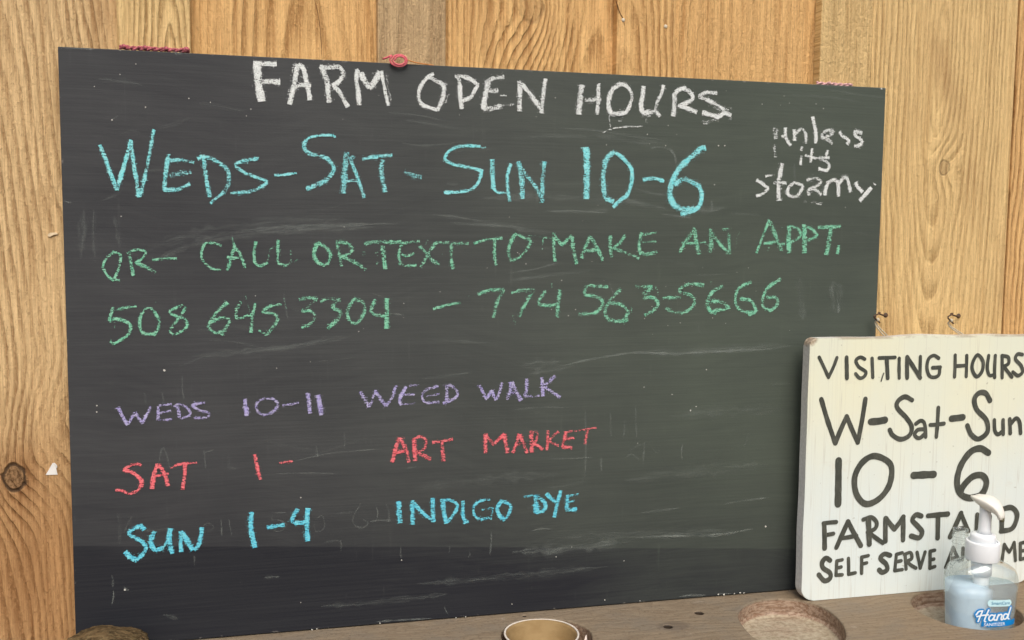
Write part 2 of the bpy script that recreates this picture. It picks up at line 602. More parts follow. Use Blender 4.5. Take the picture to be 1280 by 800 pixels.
nme = bpy.data.meshes.new_from_object(ben.evaluated_get(dg))
nme.name = 'bench_top'
bpy.data.objects.remove(co)
ben.modifiers.clear()
ben.data = nme
g = NT('worn_bench_wood')
o = g.obj()
x, y, z = g.sep(o)
n1 = g.noise(g.vmul(o, (3, 9, 3)), 1, 4, 0.6, 0.6)
rings = g.M('FRACT', g.M('ADD', g.M('MULTIPLY', y, 70.0), g.M('MULTIPLY', n1, 9.0)))
late = g.M('MULTIPLY', g.sm(rings, 0.2, 0.8), g.sm(rings, 0.86, 1, 1, 0))
fib = g.noise(g.vmul(o, (22, 420, 300)), 1, 4, 0.65)
gr = g.noise(o, 160, 4, 0.7)
bl = g.noise(g.vmul(o, (11, 16, 11)), 1, 5, 0.62)
c = g.mix(g.M('MULTIPLY', late, 0.35), (0.255, 0.205, 0.140, 1), (0.135, 0.10, 0.062, 1))
c = g.mix(g.sm(fib, 0.35, 0.7, 0, 0.5), c, (0.17, 0.118, 0.075, 1))
c = g.mix(g.sm(bl, 0.44, 0.70, 0, 0.8), c, (0.195, 0.165, 0.125, 1))
c = g.mix(g.sm(gr, 0.52, 0.70, 0, 0.65), c, (0.11, 0.078, 0.05, 1))
c = g.mix(g.sm(g.noise(g.vmul(o, (30, 42, 30), (4, 0, 0)), 1, 5, 0.7), 0.62, 0.72, 0, 0.6), c, (0.38, 0.33, 0.27, 1))
c = g.mix(g.sm(x, 0.95, 1.25, 0, 0.5), c, (1.0, 0.88, 0.74, 1), 'MULTIPLY')
# grey-brown ring stain round the screw hole
q = g.M('SQRT', g.M('ADD', g.M('POWER', g.M('ABSOLUTE', g.M('MULTIPLY', g.M('SUBTRACT', x, 0.832), 0.62)), 2.0), g.M('POWER', g.M('ABSOLUTE', g.M('SUBTRACT', y, -0.095)), 2.0)))
q = g.M('ADD', q, g.M('MULTIPLY', g.M('SUBTRACT', bl, 0.5), 0.012))
c = g.mix(g.sm(q, 0.013, 0.019, 0.55, 0), c, (0.115, 0.09, 0.068, 1))
# freshly carved, paler and redder wood inside the pockets
ins = g.sm(z, -0.004, -0.0015, 1, 0)
cut_c = g.mix(g.sm(g.noise(g.vmul(o, (30, 200, 260)), 1, 4, 0.7), 0.35, 0.65), (0.40, 0.30, 0.22, 1), (0.19, 0.105, 0.062, 1))
cut_c = g.mix(g.sm(gr, 0.5, 0.7, 0, 0.6), cut_c, (0.12, 0.075, 0.05, 1))
flr = g.M('MULTIPLY', g.sm(z, -0.0235, -0.0262, 0, 1), g.sm(bl, 0.36, 0.56, 0.5, 1.0))
cut_c = g.mix(g.M('MULTIPLY', flr, 0.75), cut_c, g.mix(g.sm(gr, 0.4, 0.62), (0.50, 0.45, 0.33, 1), (0.33, 0.28, 0.19, 1)))
c = g.mix(g.M('MULTIPLY', ins, 0.88), c, cut_c)
for hx, hy, hr in ((0.8247, -0.0943, 0.0078), (0.8914, -0.0558, 0.008), (0.6285, -0.0115, 0.0034)):   # depth shade painted inside the old screw holes
    q = g.M('SQRT', g.M('ADD', g.M('POWER', g.M('ABSOLUTE', g.M('SUBTRACT', x, hx)), 2.0), g.M('POWER', g.M('ABSOLUTE', g.M('SUBTRACT', y, hy)), 2.0)))
    c = g.mix(g.M('MULTIPLY', g.sm(q, hr * 0.8, hr, 1, 0), g.sm(z, -0.0012, -0.0003, 1, 0)), c, (0.022, 0.015, 0.010, 1))
h = g.M('ADD', g.M('ADD', g.M('MULTIPLY', fib, 0.7), g.M('MULTIPLY', gr, 0.6)), g.M('MULTIPLY', late, 0.25))
benm = g.done(g.bsdf(c, 0.62, 0.3, g.bump(h, 0.5, 0.0016)))
nme.materials.clear()
nme.materials.append(benm)
tag(ben, 'worn grey brown wooden bench top with round carved pockets below the chalkboard', 'bench')

# ------------------------------------------------------------------ the chalkboard
BW, BH, BT = 1.2134, 0.8065, 0.0112
cb = thing('chalkboard', 'large black chalkboard headed FARM OPEN HOURS with coloured chalk lettering', 'chalkboard', (0, 0, 0.0015))
bm = bmesh.new()
box(bm, 0, BW, 0, BT, 0, BH, 0.0012, 2)
g = NT('blackboard_paint')
o = g.obj()
x, y, z = g.sep(o)
# broad wiping streaks, brush marks and dry chalk dust, plus painted sky sheen and shade
wv = g.M('ADD', z, g.M('MULTIPLY', g.noise(g.vmul(o, (2.6, 1, 2.0)), 1, 2), 0.16))
streak = g.noise(g.xyz(g.M('MULTIPLY', x, 3.5), 0.0, g.M('MULTIPLY', wv, 95.0)), 1, 5, 0.68)
brush = g.noise(g.vmul(o, (5, 1, 330)), 1, 4, 0.6)
cloud = g.noise(g.vmul(o, (4, 1, 6), (3, 0, 1)), 1, 5, 0.6)
vert = g.noise(g.vmul(o, (120, 1, 9), (0, 0, 7)), 1, 4, 0.6)
blot = g.noise(g.vmul(o, (16, 1, 16), (7, 0, 2)), 1, 5, 0.7)
line = g.M('ADD', 0.1447, g.M('MULTIPLY', x, -0.071))  # slanted line, the board is paler above it
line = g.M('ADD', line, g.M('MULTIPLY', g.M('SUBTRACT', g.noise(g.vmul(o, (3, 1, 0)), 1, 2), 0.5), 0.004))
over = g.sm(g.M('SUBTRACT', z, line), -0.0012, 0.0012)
dust_and_light = g.M('ADD', g.M('ADD', g.M('MULTIPLY', over, 0.26), g.sm(g.M('SUBTRACT', z, line), -0.05, 0.0, 0, 0.07)), g.sm(x, 0.1, 1.05, -0.02, 0.42))  # paler above the line; sky sheen painted in towards the right
dust_and_light = g.M('ADD', dust_and_light, g.sm(z, 0.0, 0.30, -0.34, 0.05))  # shade above the bench painted in, darker to the bottom
dust_and_light = g.M('ADD', dust_and_light, g.M('MULTIPLY', g.M('SUBTRACT', cloud, 0.5), 0.7))
dust_and_light = g.M('ADD', dust_and_light, g.M('MULTIPLY', g.M('SUBTRACT', streak, 0.5), 0.42))
dust_and_light = g.M('ADD', dust_and_light, g.M('MULTIPLY', g.sm(vert, 0.56, 0.75), g.sm(blot, 0.45, 0.65, 0, 0.22)))
dust_and_light = g.M('ADD', dust_and_light, 0.12, clamp=True)
base = g.mix(g.sm(brush, 0.3, 0.7), (0.0150, 0.0165, 0.022, 1), (0.0218, 0.0238, 0.0285, 1))
c = g.mix(g.M('MULTIPLY', dust_and_light, 0.16), base, g.mix(g.sm(x, 0.1, 1.0), (0.42, 0.43, 0.41, 1), (0.38, 0.475, 0.335, 1)))
spk = g.noise(g.vmul(o, (430, 1, 430), (1, 0, 1)), 1, 1, 0.5)
c = g.mix(g.sm(spk, 0.82, 0.88, 0, 0.25), c, (0.5, 0.5, 0.47, 1))
# chipped paint along the edges shows pale board
ex = g.M('MINIMUM', g.M('MINIMUM', x, g.M('SUBTRACT', BW, x)), g.M('MINIMUM', z, g.M('SUBTRACT', BH, z)))
chip = g.M('MULTIPLY', g.sm(ex, 0.0, 0.0035, 1, 0), g.sm(g.noise(g.vmul(o, (70, 1, 90)), 1, 4, 0.7), 0.58, 0.66))
c = g.mix(g.M('MULTIPLY', chip, 0.6), c, (0.34, 0.32, 0.28, 1))
h = g.M('ADD', g.M('MULTIPLY', brush, 1.0), g.M('MULTIPLY', g.noise(g.vmul(o, (220, 1, 700)), 1, 3), 0.5))
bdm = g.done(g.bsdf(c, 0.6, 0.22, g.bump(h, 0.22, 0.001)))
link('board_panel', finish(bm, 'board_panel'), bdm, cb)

CW = chalk('white_chalk', lin(234, 238, 236), lin(210, 216, 214), 0.03)
CC = chalk('cyan_chalk', lin(98, 205, 222), lin(150, 222, 228))
CT = chalk('teal_chalk', lin(116, 220, 226), lin(160, 222, 224), -0.07)
CG = chalk('green_chalk', lin(108, 198, 160), lin(150, 206, 178), -0.10)
CL = chalk('lavender_chalk', lin(158, 148, 214), lin(186, 182, 212), -0.06)
CP = chalk('pink_chalk', lin(224, 92, 104), lin(232, 130, 134), -0.08)
CB = chalk('blue_chalk', lin(72, 180, 214), lin(128, 215, 226))
SM = smudge_mat('chalk_dust', lin(165, 174, 168))
YB = -0.0006

# faint smudges, wiped arcs and ghosts of rubbed-out letters
rb = Ribbon(YB + 0.00025, wob=0.5, lay=10)
F = (0, 0, 1)
for wd, dn, pts in [
    (20, .16, [(170, 318), (230, 296), (320, 281), (430, 272)]), (12, .2, [(185, 328), (260, 300), (350, 290), (470, 284)]),
    (9, .25, [(300, 288), (380, 284), (470, 280)]), (5, .25, [(330, 285), (420, 281), (500, 280)]), (10, .22, [(540, 268), (600, 276), (690, 292)]),
    (6, .35, [(560, 278), (600, 281), (640, 284)]), (12, .22, [(600, 248), (680, 246), (760, 250), (830, 260)]), (4, .55, [(680, 264), (715, 264), (757, 266)]),
    (14, .2, [(770, 248), (800, 254), (835, 262)]), (4, .45, [(826, 268), (842, 270), (862, 272)]), (10, .25, [(840, 258), (880, 262), (905, 260)]),
    (3, .55, [(700, 458), (740, 449), (790, 441), (830, 441)]), (5, .55, [(790, 441), (840, 442), (900, 439), (965, 436)]), (14, .18, [(790, 440), (880, 438), (990, 432)]),
    (14, .25, [(650, 457), (675, 455), (700, 452)]), (8, .2, [(660, 468), (690, 462), (720, 456)]), (3, .4, [(640, 512), (680, 509), (712, 510)]),
    (2, .5, [(685, 574), (715, 573), (742, 572)]), (3, .4, [(905, 630), (935, 625), (962, 622)]), (4, .3, [(800, 641), (825, 638), (850, 635)]),
    (6, .45, [(795, 672), (850, 670), (900, 668), (940, 661)]), (4, .45, [(664, 664), (676, 661), (690, 662)]), (12, .14, [(690, 672), (800, 668), (930, 664)]),
    (16, .2, [(640, 690), (700, 686), (790, 676)]), (22, .3, [(1041, 352), (1045, 370), (1047, 392)]), (14, .16, [(1000, 345), (1002, 380), (1004, 400)]),
    (18, .14, [(105, 262), (103, 295), (101, 325)]), (6, .2, [(118, 262), (117, 290), (119, 330)]), (7, .18, [(143, 270), (147, 290), (150, 310)]),
    (10, .2, [(240, 445), (300, 440), (380, 430), (430, 418)]), (5, .25, [(260, 425), (300, 428), (330, 436)]), (8, .18, [(330, 438), (380, 432), (440, 420)]),
    (5, .2, [(540, 424), (590, 428), (630, 432)]), (2, .45, [(365, 577), (410, 567), (450, 563), (480, 561)]), (2, .35, [(430, 540), (431, 552), (430, 563)]),
    (3, .3, [(345, 592), (390, 591), (420, 592)]), (4, .3, [(395, 555), (396, 566), (397, 572)]), (3, .25, [(508, 586), (515, 584), (522, 583)]),
    (3, .28, [(732, 510), (732, 560), (731, 600)]), (2.5, .28, [(763, 515), (763, 535), (764, 548)]), (2.5, .28, [(781, 525), (780, 540), (779, 548)]), (3, .32, [(794, 507), (795, 530), (796, 548)]),
    (3, .3, [(806, 552), (804, 570), (804, 582)]), (3.5, .35, [(752, 570), (751, 580), (752, 590)]), (4, .3, [(853, 555), (852, 566), (853, 576)]), (3, .25, [(782, 572), (790, 568), (800, 576)]),
    (3, .25, [(816, 560), (820, 566), (826, 563)]), (5, .2, [(640, 350), (690, 344), (740, 338)]), (3, .35, [(635, 342), (670, 336), (700, 328)]), (6, .18, [(628, 352), (660, 347), (690, 342)]),
    (4, .3, [(700, 160), (745, 163), (790, 170), (830, 175)]), (9, .22, [(740, 168), (790, 176), (840, 180)]), (6, .2, [(640, 172), (700, 170), (740, 172)]), (5, .2, [(505, 150), (540, 155), (580, 162)]),
    (3, .25, [(480, 140), (520, 144), (560, 152)]), (3, .3, [(500, 178), (530, 182), (580, 178)]), (4, .2, [(1035, 112), (1070, 118), (1105, 122)]), (3, .2, [(985, 118), (1030, 121), (1080, 128)]),
    (4, .45, [(993, 205), (993, 218), (994, 226)]), (3, .45, [(889, 250), (890, 258), (888, 264)]), (2, .7, [(811, 185), (826, 184), (838, 188)]), (4, .5, [(836, 185), (843, 194), (845, 205)]),
    (4, .3, [(790, 236), (815, 242), (835, 243)]), (2.5, .35, [(760, 350), (768, 372), (766, 380)]), (3, .25, [(355, 360), (356, 380), (360, 400)]), (3, .4, [(469, 392), (480, 391), (505, 394)]),
    (2, .45, [(860, 342), (880, 344), (912, 342)]), (3, .2, [(870, 400), (873, 410), (875, 418)]),
    (2, .35, [(228, 470), (228, 485), (230, 500)]), (2.5, .3, [(202, 488), (204, 498), (206, 506)]), (4, .2, [(180, 490), (182, 498), (182, 505)]),
    (3, .3, [(196, 590), (204, 560), (214, 588)]), (3, .25, [(255, 562), (256, 575), (257, 586)]), (3, .22, [(285, 568), (287, 584), (297, 586)]), (3, .3, [(253, 566), (262, 564), (268, 562)]),
    (2, .4, [(340, 641), (350, 641), (358, 641)]), (2, .3, [(341, 642), (340, 650), (350, 650), (358, 656), (350, 664), (338, 662)]), (2.5, .32, [(452, 628), (442, 645), (442, 655), (452, 660), (460, 654), (452, 648)]),
    (2.5, .35, [(470, 632), (472, 640), (471, 650)]), (2.5, .35, [(482, 628), (486, 640), (486, 652)]), (3, .45, [(462, 652), (475, 650), (490, 651)]), (2, .3, [(393, 650), (403, 645), (405, 660), (395, 664), (392, 652)]),
    (2.5, .35, [(276, 648), (277, 660), (277, 670)]), (2.5, .32, [(286, 648), (288, 660), (290, 670)]), (2.5, .25, [(246, 652), (250, 662), (262, 664), (267, 658), (260, 654), (250, 660)]),
    (3, .28, [(421, 642), (440, 640), (440, 640.5)]), (7, .2, [(148, 640), (150, 655), (149, 680)]), (5, .18, [(165, 645), (160, 655), (155, 665)]), (3, .28, [(243, 694), (243, 700), (243, 708)]),
    (3, .22, [(405, 678), (425, 676), (426, 690)]), (3, .25, [(562, 682), (562, 688), (561, 692)]), (3, .25, [(586, 688), (588, 692), (585, 698)]), (2.5, .4, [(614, 664), (614, 678), (612, 695)]), (3, .3, [(501, 682), (501, 692), (502, 698)]),
    (2, .6, [(142, 738), (142, 745), (140, 756)]), (4, .28, [(140, 718), (141, 726), (141, 734)]), (3, .4, [(155, 733), (158, 737), (162, 737)]), (2, .5, [(555, 758), (557, 762), (560, 768)]),
    (8, .2, [(203, 768), (212, 770), (222, 774)]), (4, .3, [(330, 722), (342, 721), (350, 721)]), (10, .14, [(400, 758), (480, 752), (560, 742)]), (12, .15, [(520, 730), (640, 720), (760, 708)]),
    (3, .6, [(470, 777), (500, 775), (540, 773)]), (4, .55, [(848, 746), (862, 744), (882, 744)]), (2, .6, [(895, 743), (903, 742), (915, 742)]), (3, .5, [(222, 70), (219, 66), (228, 68)]), (5, .4, [(216, 63), (222, 66), (229, 64)]),
    (3, .4, [(74, 60), (85, 60), (120, 62)]), (3, .35, [(1098, 110), (1104, 111), (1108, 111)]), (5, .22, [(150, 168), (165, 164), (178, 168)]), (4, .3, [(138, 150), (146, 146), (147, 143)]),
    (3, .35, [(80, 250), (85, 253), (90, 253)]), (6, .16, [(125, 252), (140, 245), (152, 238)]), (3, .2, [(930, 560), (935, 545), (936, 540)]), (3, .22, [(885, 520), (888, 515), (886, 510)]),
    (18, .1, [(840, 520), (900, 515), (980, 512)]), (20, .1, [(780, 600), (860, 590), (960, 580)]), (16, .12, [(520, 610), (600, 600), (700, 592)]),
]:
    rb.px(F, wd, pts, dens=dn, taper=0.9)
for _ in range(45):
    sx, sy = R.uniform(0.02, 1.19), R.uniform(0.15, 0.8)
    a = R.gauss(0, 0.18)
    l = R.uniform(0.015, 0.09)
    P = [Vector((sx + t * l * math.cos(a), 0, sy + t * l * math.sin(a) + R.gauss(0, .001))) for t in (0, .5, 1)]
    rb.add(P, R.uniform(.0015, .008), dens=R.uniform(.06, .22), taper=0.9)
rb.build('dust_smudges', SM, cb, 'pale smudges and ghosts of wiped out chalk')['kind'] = 'stuff'

# chalk crumbs and specks
bm = bmesh.new()
spots = [(205, 463, 1.6), (121, 507, .9), (121, 515, .8), (118, 108, .6), (150, 93, .6), (182, 134, .8), (236, 123, .8), (263, 128, .7), (140, 150, .9), (308, 145, .6), (170, 80, .6), (809, 168, .8), (758, 181, .6), (893, 231, .8), (832, 182, .8),
         (898, 182, 1), (906, 182, .9), (883, 462, .8), (863, 513, 1.2), (870, 508, .8), (805, 484, .8), (840, 493, .7), (797, 554, .7), (695, 696, .9), (780, 701, .9), (502, 700, .8), (376, 753, .8), (156, 737, 1.2), (376, 622, .8), (1020, 130, .6),
         (957, 658, 1.3), (898, 743, 1.2), (905, 743, 1.4), (918, 742, 1.2), (925, 741, 1.3), (930, 741, 1), (800, 751, .9), (756, 750, .9), (640, 755, 0.7), (582, 771, .9), (570, 772, .9), (475, 779, .9), (390, 787, 1.2), (396, 786, .9), (1102, 111, 1.5), (980, 120, .6)]
for _ in range(20):
    spots.append((R.uniform(90, 1080), R.uniform(90, 740), R.uniform(.25, .6)))
for _ in range(70):   # dust that fell off the lettering
    spots.append((R.choice([R.gauss(860, 40), R.gauss(700, 60), R.gauss(470, 90), R.gauss(900, 60)]), R.choice([R.gauss(378, 22), R.gauss(310, 20), R.gauss(130, 20)]), R.uniform(.3, .7)))
for u, v, s in spots:
    p = at(u, v, YB)
    r = s * 0.0011
    vs = [bm.verts.new((p.x + r * R.uniform(.6, 1.3) * math.cos(t), YB - 0.0002, p.z - 0.0015 + r * R.uniform(.6, 1.3) * math.sin(t))) for t in (0, 1.1, 2.2, 3.3, 4.4, 5.4)]
    bm.faces.new(vs)
spk_o = link('chalk_specks', finish(bm, 'chalk_specks'), flat('speck_chalk', lin(200, 200, 192), 0.95, 0.05), cb)
spk_o['kind'] = 'stuff'

# ------------------------------------------------------------------ chalk lettering (hand-drawn strokes)
rb = Ribbon(YB, grow=1.22)
W = (310, 60, 6.4)
p = rb.px
p(W, 9, [(75, 118), (78, 220), (90, 320), (108, 428)], dens=.62)
p(W, 6.5, [(42, 122), (140, 125), (230, 128)], [(108, 272), (180, 268), (258, 274)], dens=.55)
p(W, 6.5, [(398, 128), (380, 230), (355, 350), (332, 452)], [(402, 128), (445, 170), (465, 260), (485, 350), (495, 418)], dens=.55)
p(W, 5.5, [(372, 312), (430, 295), (505, 300)])
p(W, 4, [(375, 100), (362, 150), (345, 230), (325, 370)], dens=-.05)
p(W, 7, [(590, 145), (625, 240), (640, 340), (650, 438)], dens=.5)
p(W, 6.5, [(575, 150), (650, 155), (745, 150)], dens=.42)
p(W, 5.5, [(738, 150), (762, 205), (735, 260), (675, 302)], [(680, 300), (730, 350), (770, 420), (802, 472)], dens=.5)
p(W, 6, [(878, 175), (865, 250), (880, 340), (890, 458)], dens=.5)
p(W, 7.5, [(902, 195), (930, 260), (970, 322)], [(966, 322), (1010, 270), (1058, 190)], dens=.5)
p(W, 4.5, [(1068, 182), (1085, 290), (1122, 462)], dens=.6)
p(W, 5, [(1105, 200), (1118, 300), (1140, 430)], dens=-.15)
p(W, 3, [(880, 165), (872, 185)], dens=.1)
W = (510, 70, 6.4)
p(W, 5, [(208, 142), (150, 175), (100, 250), (85, 330), (110, 385), (170, 410), (235, 432)], dens=.55)
p(W, 6, [(165, 165), (230, 200), (280, 230), (285, 300), (265, 370), (232, 435)], dens=.42)
p(W, 6, [(405, 165), (415, 260), (420, 350), (430, 425)], dens=.5)
p(W, 6, [(375, 162), (430, 165), (500, 185), (562, 235)], dens=.45)
p(W, 5, [(558, 230), (530, 280), (500, 330), (425, 362)], dens=.5)
p(W, 6.5, [(640, 212), (625, 290), (610, 370), (605, 428)], dens=.5)
p(W, 6, [(620, 215), (680, 180), (770, 165)], dens=.3)
p(W, 7, [(625, 275), (680, 282), (722, 272)], [(600, 425), (680, 420), (750, 398)], dens=.35)
p(W, 4, [(745, 400), (790, 395), (848, 385)], dens=.05)
p(W, 2.5, [(730, 320), (760, 315), (788, 316)], [(330, 300), (315, 335), (300, 380)], dens=.0)
p(W, 6.5, [(888, 200), (895, 300), (890, 442)], [(885, 203), (960, 280), (1010, 350), (1072, 422)], dens=.42)
p(W, 5.5, [(1100, 180), (1085, 290), (1075, 380), (1068, 458)], dens=.45)
W = (710, 80, 5.818)
p(W, 7.5, [(100, 150), (88, 250), (80, 368)], dens=.48)
p(W, 5.5, [(222, 140), (220, 250), (213, 368)], dens=.42)
p(W, 6, [(122, 260), (180, 262), (242, 262)], dens=.25)
p(W, 6, [(385, 140), (330, 180), (300, 240), (295, 310), (320, 360), (385, 362)], dens=.48)
p(W, 5, [(385, 140), (440, 175), (465, 240), (445, 310), (420, 350), (365, 368)], dens=.42)
p(W, 6, [(300, 340), (335, 375), (400, 385)], [(375, 380), (385, 405), (370, 420)], dens=-.15)
p(W, 2.2, [(300, 370), (302, 420), (315, 485)], [(252, 500), (320, 470), (420, 457), (542, 455)], dens=.15)
p(W, 6, [(552, 160), (540, 240), (530, 300), (545, 350), (605, 348)], dens=.5)
p(W, 5, [(695, 152), (680, 215), (650, 270), (638, 335)], [(598, 352), (622, 348), (642, 328)], [(625, 328), (670, 382)], dens=.42)
p(W, 5, [(530, 375), (575, 380), (610, 370)], [(570, 400), (570, 430)], dens=-.12)
p(W, 6.5, [(775, 212), (775, 300), (765, 380)], dens=.45)
p(W, 5.5, [(772, 222), (800, 190), (850, 180), (900, 225), (900, 260), (808, 306)], [(798, 303), (860, 320), (938, 352)], dens=.5)
p(W, 5, [(1085, 212), (1010, 205), (957, 237), (1020, 265), (1090, 300), (1135, 330)], dens=.4)
p(W, 5.5, [(975, 355), (1040, 370), (1100, 390)], [(1095, 388), (1135, 360), (1188, 372)], dens=.55)
p(W, 5, [(1188, 365), (1175, 412)], [(1060, 310), (1110, 330), (1190, 325)], [(980, 410), (1000, 430), (1060, 400)], dens=-.1)
rb.words('chalk_word', CW, cb, cuts(505, 715), ['bold white chalk word FARM', 'bold white chalk word OPEN', 'bold white chalk word HOURS'])

rb = Ribbon(YB, grow=1.22)
p = rb.px
W = (110, 155, 5.333)
p(W, 5.5, [(80, 138), (130, 270), (192, 442)], [(192, 442), (240, 280), (287, 105)], dens=.6)
p(W, 6, [(284, 115), (305, 270), (342, 488)], dens=.45)
p(W, 4.8, [(352, 475), (390, 300), (440, 35)], dens=.45)
p(W, 6, [(538, 200), (520, 310), (508, 442)], dens=.5)
p(W, 5, [(540, 242), (620, 240), (708, 256)], dens=.35)
p(W, 8, [(545, 342), (610, 330), (688, 318)], dens=.1)
p(W, 5.5, [(502, 440), (600, 435), (680, 398)], dens=.42)
p(W, 6, [(768, 210), (785, 340), (812, 488)], dens=.42)
p(W, 6, [(728, 230), (770, 217), (860, 250), (930, 310), (935, 400), (900, 460)], dens=.35)
p(W, 4, [(910, 452), (860, 490), (815, 530)], dens=.5)
p(W, 5, [(1140, 230), (1060, 240), (982, 272), (1040, 320), (1120, 355), (1190, 385), (1150, 420), (1080, 450), (950, 460)], dens=.42)
W = (340, 155, 6.4)
p(W, 3.5, [(18, 410), (100, 405), (198, 390)], dens=.5)
p(W, 3.2, [(505, 108), (490, 92), (400, 90), (310, 105), (262, 138)], dens=.55)
p(W, 6, [(275, 125), (255, 185), (310, 240), (420, 265), (480, 320), (490, 380), (430, 450), (350, 490), (272, 518)], dens=.4)
p(W, 8.5, [(600, 225), (585, 350), (568, 555)], dens=.36)
p(W, 5, [(620, 265), (680, 420), (738, 590)], dens=.45)
p(W, 4.5, [(600, 455), (645, 452), (690, 455)], [(640, 250), (650, 265), (658, 275)], dens=.2)
p(W, 5, [(722, 282), (800, 265), (962, 248)], dens=.36)
p(W, 6.5, [(885, 285), (875, 380), (905, 545)], dens=.36)
p(W, 6.5, [(1058, 385), (1120, 405), (1198, 422)], dens=.28)
W = (540, 165, 6.4)
p(W, 4.2, [(388, 115), (300, 110), (200, 120), (130, 160), (105, 215), (160, 255), (260, 275), (380, 305), (395, 330), (365, 410), (310, 460), (220, 480), (95, 482)], dens=.52)
p(W, 2.5, [(388, 118), (410, 125), (435, 120)], dens=.0)
p(W, 6.8, [(480, 218), (485, 330), (492, 455)], dens=.5)
p(W, 3.5, [(488, 450), (530, 485), (588, 485)], dens=.55)
p(W, 5, [(630, 252), (605, 340), (605, 450), (622, 555)], dens=.5)
p(W, 6.8, [(690, 235), (715, 350), (725, 535)], dens=.4)
p(W, 5.5, [(700, 270), (760, 350), (830, 440), (888, 555)], dens=.36)
p(W, 6, [(900, 235), (885, 380), (880, 565)], dens=.36)
W = (710, 170, 6.4)
p(W, 8.2, [(147, 88), (150, 200), (150, 505)], dens=.55)
p(W, 7, [(375, 128), (320, 170), (285, 270), (285, 390), (300, 490), (365, 528)], dens=.48)
p(W, 5.2, [(375, 130), (440, 180), (505, 260), (510, 360), (475, 470), (430, 505), (358, 570)], dens=.6)
p(W, 5, [(598, 350), (660, 340), (720, 345), (768, 366)], dens=.55)
p(W, 7.5, [(1103, 92), (1050, 110), (960, 190), (880, 270), (830, 370), (815, 460), (840, 540), (900, 580), (1005, 592)], dens=.52)
p(W, 7, [(850, 390), (930, 345), (1000, 375), (1050, 402)], dens=.42)
p(W, 6, [(1050, 395), (1070, 470), (1050, 560), (980, 605), (900, 622)], dens=.66)
rb.words('chalk_word', CT, cb, cuts(360, 548, 725), ['large turquoise chalk writing WEDS-', 'large turquoise chalk writing SAT-', 'large turquoise chalk word SUN', 'large turquoise chalk writing 10-6'])

rb = Ribbon(YB, grow=1.22)
p = rb.px
W = (930, 140, 6.667)
p(W, 4.2, [(252, 132), (252, 175), (262, 225)], [(275, 140), (268, 180), (270, 222)], dens=.2)
p(W, 4.8, [(345, 130), (350, 210), (388, 282)], [(418, 145), (420, 240)], [(570, 38), (590, 130), (600, 200), (595, 262)], dens=.5)
p(W, 4.2, [(312, 207), (330, 200), (352, 188)], [(418, 190), (480, 140), (512, 180), (515, 262)], dens=.38)
p(W, 4.5, [(645, 212), (700, 200), (742, 168), (700, 152), (650, 185), (655, 215)], [(655, 210), (700, 230), (738, 265)], dens=.32)
p(W, 4.5, [(795, 162), (820, 200), (872, 235), (858, 272)], [(985, 175), (925, 165), (930, 200), (980, 235), (970, 270), (918, 290)], dens=.45)
p(W, 3.6, [(487, 288), (476, 322)], [(478, 365), (470, 443)], [(567, 302), (555, 422)], [(508, 358), (560, 377), (620, 388)], [(700, 318), (680, 366)], dens=.4)
p(W, 4, [(712, 380), (625, 385), (690, 415), (710, 450), (690, 487), (618, 470)], dens=.4)
p(W, 3, [(255, 522), (215, 530), (178, 538)], dens=.3)
p(W, 4.2, [(102, 568), (150, 595), (205, 637)], [(205, 633), (160, 680), (100, 702)], dens=.5)
p(W, 5.8, [(320, 428), (300, 520), (285, 600), (290, 740)], dens=.48)
p(W, 4.2, [(245, 593), (300, 588), (355, 592)], [(425, 583), (370, 630), (370, 690), (430, 705), (470, 660), (488, 615), (415, 585)], dens=.42)
p(W, 4.8, [(522, 572), (590, 550), (638, 580), (600, 620), (540, 650), (545, 695)], [(540, 640), (600, 650), (645, 692)], dens=.28)
p(W, 4.8, [(702, 580), (682, 640), (673, 695)], [(700, 590), (750, 567), (780, 590), (787, 705)], [(788, 605), (830, 550), (862, 560), (888, 672)], dens=.45)
p(W, 4.8, [(928, 585), (950, 630), (988, 668)], [(1093, 598), (1088, 608)], [(1062, 628), (1010, 690), (962, 740)], dens=.55)
p(W, 4, [(255, 270), (250, 320), (262, 380)], [(500, 745), (570, 750), (650, 770)], dens=-.15)
rb.words('chalk_word', CW, cb, lambda u, v: (v >= 181) + (v >= 201), ['small white chalk word unless', 'small white chalk word its', 'small white chalk word stormy'])

rb = Ribbon(YB, grow=1.22)
p = rb.px
W = (120, 280, 4.923)
w4 = dict(dens=.38)
p(W, 3.8, [(112, 172), (65, 210), (45, 265), (65, 310), (107, 350)], [(100, 170), (150, 190), (145, 250), (130, 300), (105, 348)], [(105, 345), (145, 345)], **w4)
p(W, 4.4, [(205, 185), (215, 240), (230, 320)], **w4)
p(W, 3.8, [(192, 182), (250, 158), (305, 170), (290, 205), (242, 242)], [(348, 222), (420, 214), (498, 212)], **w4)
p(W, 4.6, [(250, 240), (310, 265), (368, 298)], **w4)
p(W, 4, [(772, 132), (720, 118), (672, 122), (648, 180), (665, 235), (710, 270), (768, 284)], **w4)
p(W, 3, [(835, 82), (843, 110), (857, 145)], dens=.45)
p(W, 4.5, [(852, 142), (830, 210), (810, 285)], [(860, 150), (890, 190), (918, 270)], [(805, 205), (845, 208), (885, 205)], **w4)
p(W, 4.5, [(985, 107), (972, 180), (980, 240), (1010, 258), (1058, 238)], **w4)
p(W, 3, [(1060, 225), (1070, 160), (1102, 138)], [(1200, 232), (1198, 160)], dens=.0)
p(W, 4.2, [(1122, 98), (1118, 180), (1125, 240), (1175, 255)], **w4)
p(W, 3, [(1170, 255), (1210, 235), (1255, 213)], dens=.12)
W = (370, 280, 5.565)
p(W, 5, [(148, 130), (125, 200), (145, 260), (198, 288)], [(150, 130), (210, 165), (240, 215), (220, 270), (185, 290)], **w4)
